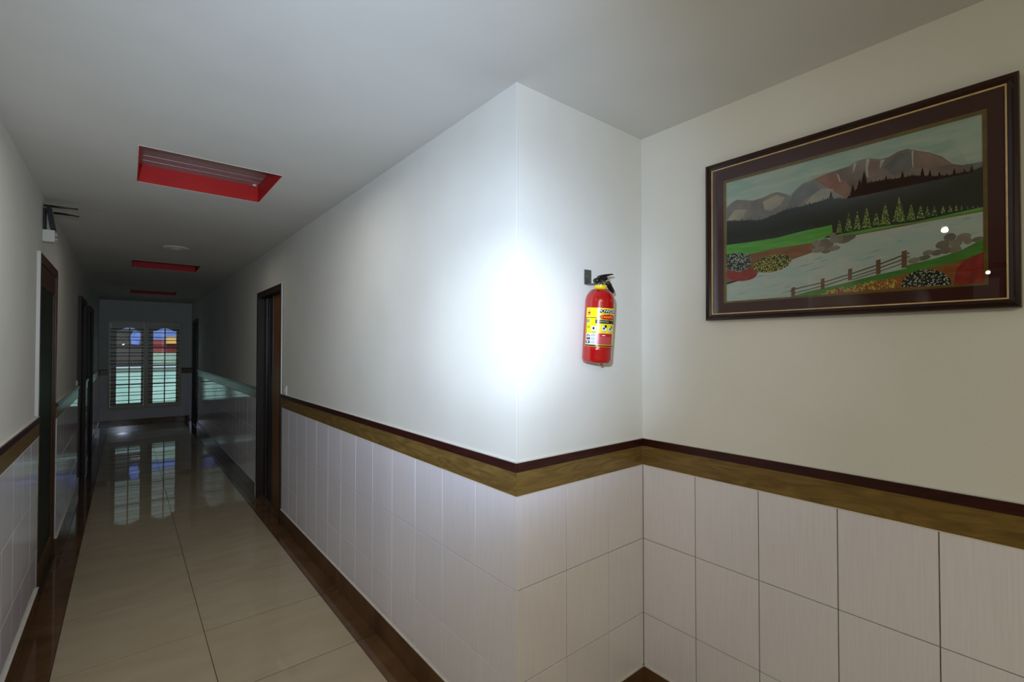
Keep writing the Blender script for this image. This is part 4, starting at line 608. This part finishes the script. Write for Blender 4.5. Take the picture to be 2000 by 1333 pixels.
boxes('glass', [(-0.0200, -0.0185, -HY + .0276, HY - .0276, -HZ + .0276, HZ - .0276)], M_PGLASS, pic)

# ------------------------------------------------------------------ lobby behind the photographer (seen only as reflections and light)
struct(boxes('wall_front', [(-9, W1 + .16, -4.2, -4.05, 0, ZC)], M_PLASTER)); struct(boxes('wall_west', [(-9, -8.85, -4.05, YL0 + .15, 0, ZC)], M_PLASTER))
struct(boxes('wall_north', [(-8.85, XL - .161, YL0, YL0 + .15, 0, ZC)], M_PLASTER))
for i, (x, y) in enumerate(LAMP):
    t = thing('downlight', ('round ceiling downlight of the lobby nearest the picture', 'round lobby downlight second from the picture', 'round lobby downlight farthest from the picture')[i], 'lamp', (x, y, ZC), group='lobby downlights')
    bm = bmesh.new(); lathe(bm, [(0.026, 0.0), (0.028, -0.006), (0.042, -0.004), (0.044, 0.0)], 32); link('trim_ring', mesh('r', bm, True), M_WHITE, t)
    bm = bmesh.new(); lathe(bm, [(0.0, -0.003), (0.026, -0.002)], 32); link('lens', mesh('r', bm), emis('lamp_lens', (1.0, 0.93, 0.80), 3.5), t)
t = thing('fascia_board', 'dark red fascia board high in the lobby, seen reflected in the picture glass', 'fascia', (-5.0, -0.7, 2.20))
boxes('board', [(-0.05, 0.05, -2.2, 0.5, 0.24, 0.29)], M_RED, t, 0.002); each('hanger', [(-0.04, 0.04, -2.1, -2.06, 0.2905, 0.2925), (-0.04, 0.04, 0.4, 0.44, 0.2905, 0.2925)], M_RED, t)
t = thing('glass_screen', 'standing clear glass screen with a white notice sheet at its top edge', 'screen', (-1.72, -0.885, 0.0))
boxes('pane', [(-0.004, 0.004, -0.17, 0.17, 0.03, 1.955)], M_GLASS, t); boxes('foot', [(-0.12, 0.12, -0.17, 0.17, 0.0, 0.03)], M_STEEL, t, 0.004)
boxes('notice_sheet', [(0.0045, 0.0055, -0.045, 0.075, 1.84, 1.985)], M_WHITE, t)

# ------------------------------------------------------------------ outside the window
M_MINT = mat('mint_wall', s(172, 222, 224), 0.9, col2=s(192, 236, 240), scale=2)
struct(boxes('ground_outside', [(-8, 8, YE + .16, 26, -0.4, -0.3)], mat('pale_concrete', s(150, 150, 144), 0.9, col2=s(170, 170, 162), scale=3)))
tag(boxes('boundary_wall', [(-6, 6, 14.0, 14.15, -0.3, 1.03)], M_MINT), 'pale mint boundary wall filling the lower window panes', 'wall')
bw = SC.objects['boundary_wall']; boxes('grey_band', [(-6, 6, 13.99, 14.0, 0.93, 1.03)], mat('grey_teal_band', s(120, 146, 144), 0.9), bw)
tag(boxes('plastered_block', [(-0.70, 3.0, 14.4, 15.2, -0.3, 1.42)], mat('grey_mint', s(150, 176, 168), 0.9, col2=s(160, 186, 178), scale=2)), 'grey-green plastered block behind the right casement', 'wall')
tag(boxes('coping_strip', [(-6, 6, 13.97, 14.18, 1.031, 1.075)], mat('pale_blue_coping', s(190, 214, 236), 0.6)), 'pale blue coping along the top of the mint boundary wall', 'coping')
t = thing('shed', 'dark grey shed seen through the upper panes of the left casement', 'shed', (-1.6, 15.6, -0.3))
boxes('wall', [(-1.2, 0.98, 0, 1.2, 0, 2.34)], mat('dark_shed', s(58, 60, 70), 0.8, col2=s(72, 72, 80), scale=2), t); boxes('roof', [(-1.3, 1.03, -0.1, 1.3, 2.3401, 2.38)], mat('shed_roof', s(70, 70, 84), 0.6), t)
t = thing('tarpaulin', 'bright blue tarpaulin hanging outside the left casement', 'tarpaulin', (-0.87, 15.3, 1.68))
bm = bmesh.new(); A = [(-0.10, -0.02), (-0.12, 0.20), (-0.06, 0.34), (0.09, 0.32), (0.10, 0.16), (0.07, -0.04)]
f = bm.faces.new([bm.verts.new((x, 0.03 * math.sin(x * 30), z)) for x, z in A]); r = bmesh.ops.extrude_face_region(bm, geom=[f])
for v in [g for g in r['geom'] if isinstance(g, bmesh.types.BMVert)]: v.co.y += 0.01
link('sheet', mesh('tarp', bm), mat('blue_tarp', s(96, 124, 220), 0.5, col2=s(110, 138, 226), scale=6), t)
bm = bmesh.new(); tube(bm, [(-0.5, 0.0, 0.345), (0.14, 0.0, 0.33)], 0.006, 6); link('rope', mesh('rope', bm), M_BAR, t)
for px in (-0.5, 0.14): boxes('pole', [(px - .012, px + .012, -.012, .012, -1.98, 0.36)], M_BAR, t)
t = thing('red_building', 'low red building with a yellow awning seen through the right casement', 'building', (0.1, 18.2, -0.3))
boxes('wall', [(-0.75, 1.6, 0, 1.3, 0, 2.12)], mat('red_brick_paint', s(168, 74, 84), 0.8, col2=s(150, 62, 72), scale=3), t)
boxes('awning', [(-0.15, 0.25, -0.4, -0.01, 2.0, 2.22)], mat('yellow_awning', s(236, 196, 110), 0.7), t)
boxes('post', [(0.28, 0.36, -0.3, -0.2, 0, 2.6)], mat('brown_post', s(150, 100, 88), 0.7), t)
t = thing('backdrop_building', 'added pale blue-grey backdrop building that dims the sky behind everything outside the window', 'building', (0.0, 19.6, -0.3))  # added block, keeps bright sky out of the floor reflections
boxes('added_block', [(-6, 6, 0, 0.6, 0, 6.5)], mat('added_block_grey', s(120, 136, 140), 0.8, col2=s(128, 144, 148), scale=1), t)
boxes('sky_band', [(-6, 6, -0.03, -0.0005, 1.6, 3.0)], mat('sky_blue', s(104, 136, 214), 0.8, col2=s(114, 146, 222), scale=1), t)  # blue of the open sky painted onto the added block
boxes('parapet', [(-6, 6, -0.1, 0.4, 6.5001, 6.8)], mat('grey_parapet', s(150, 154, 150), 0.8), t)
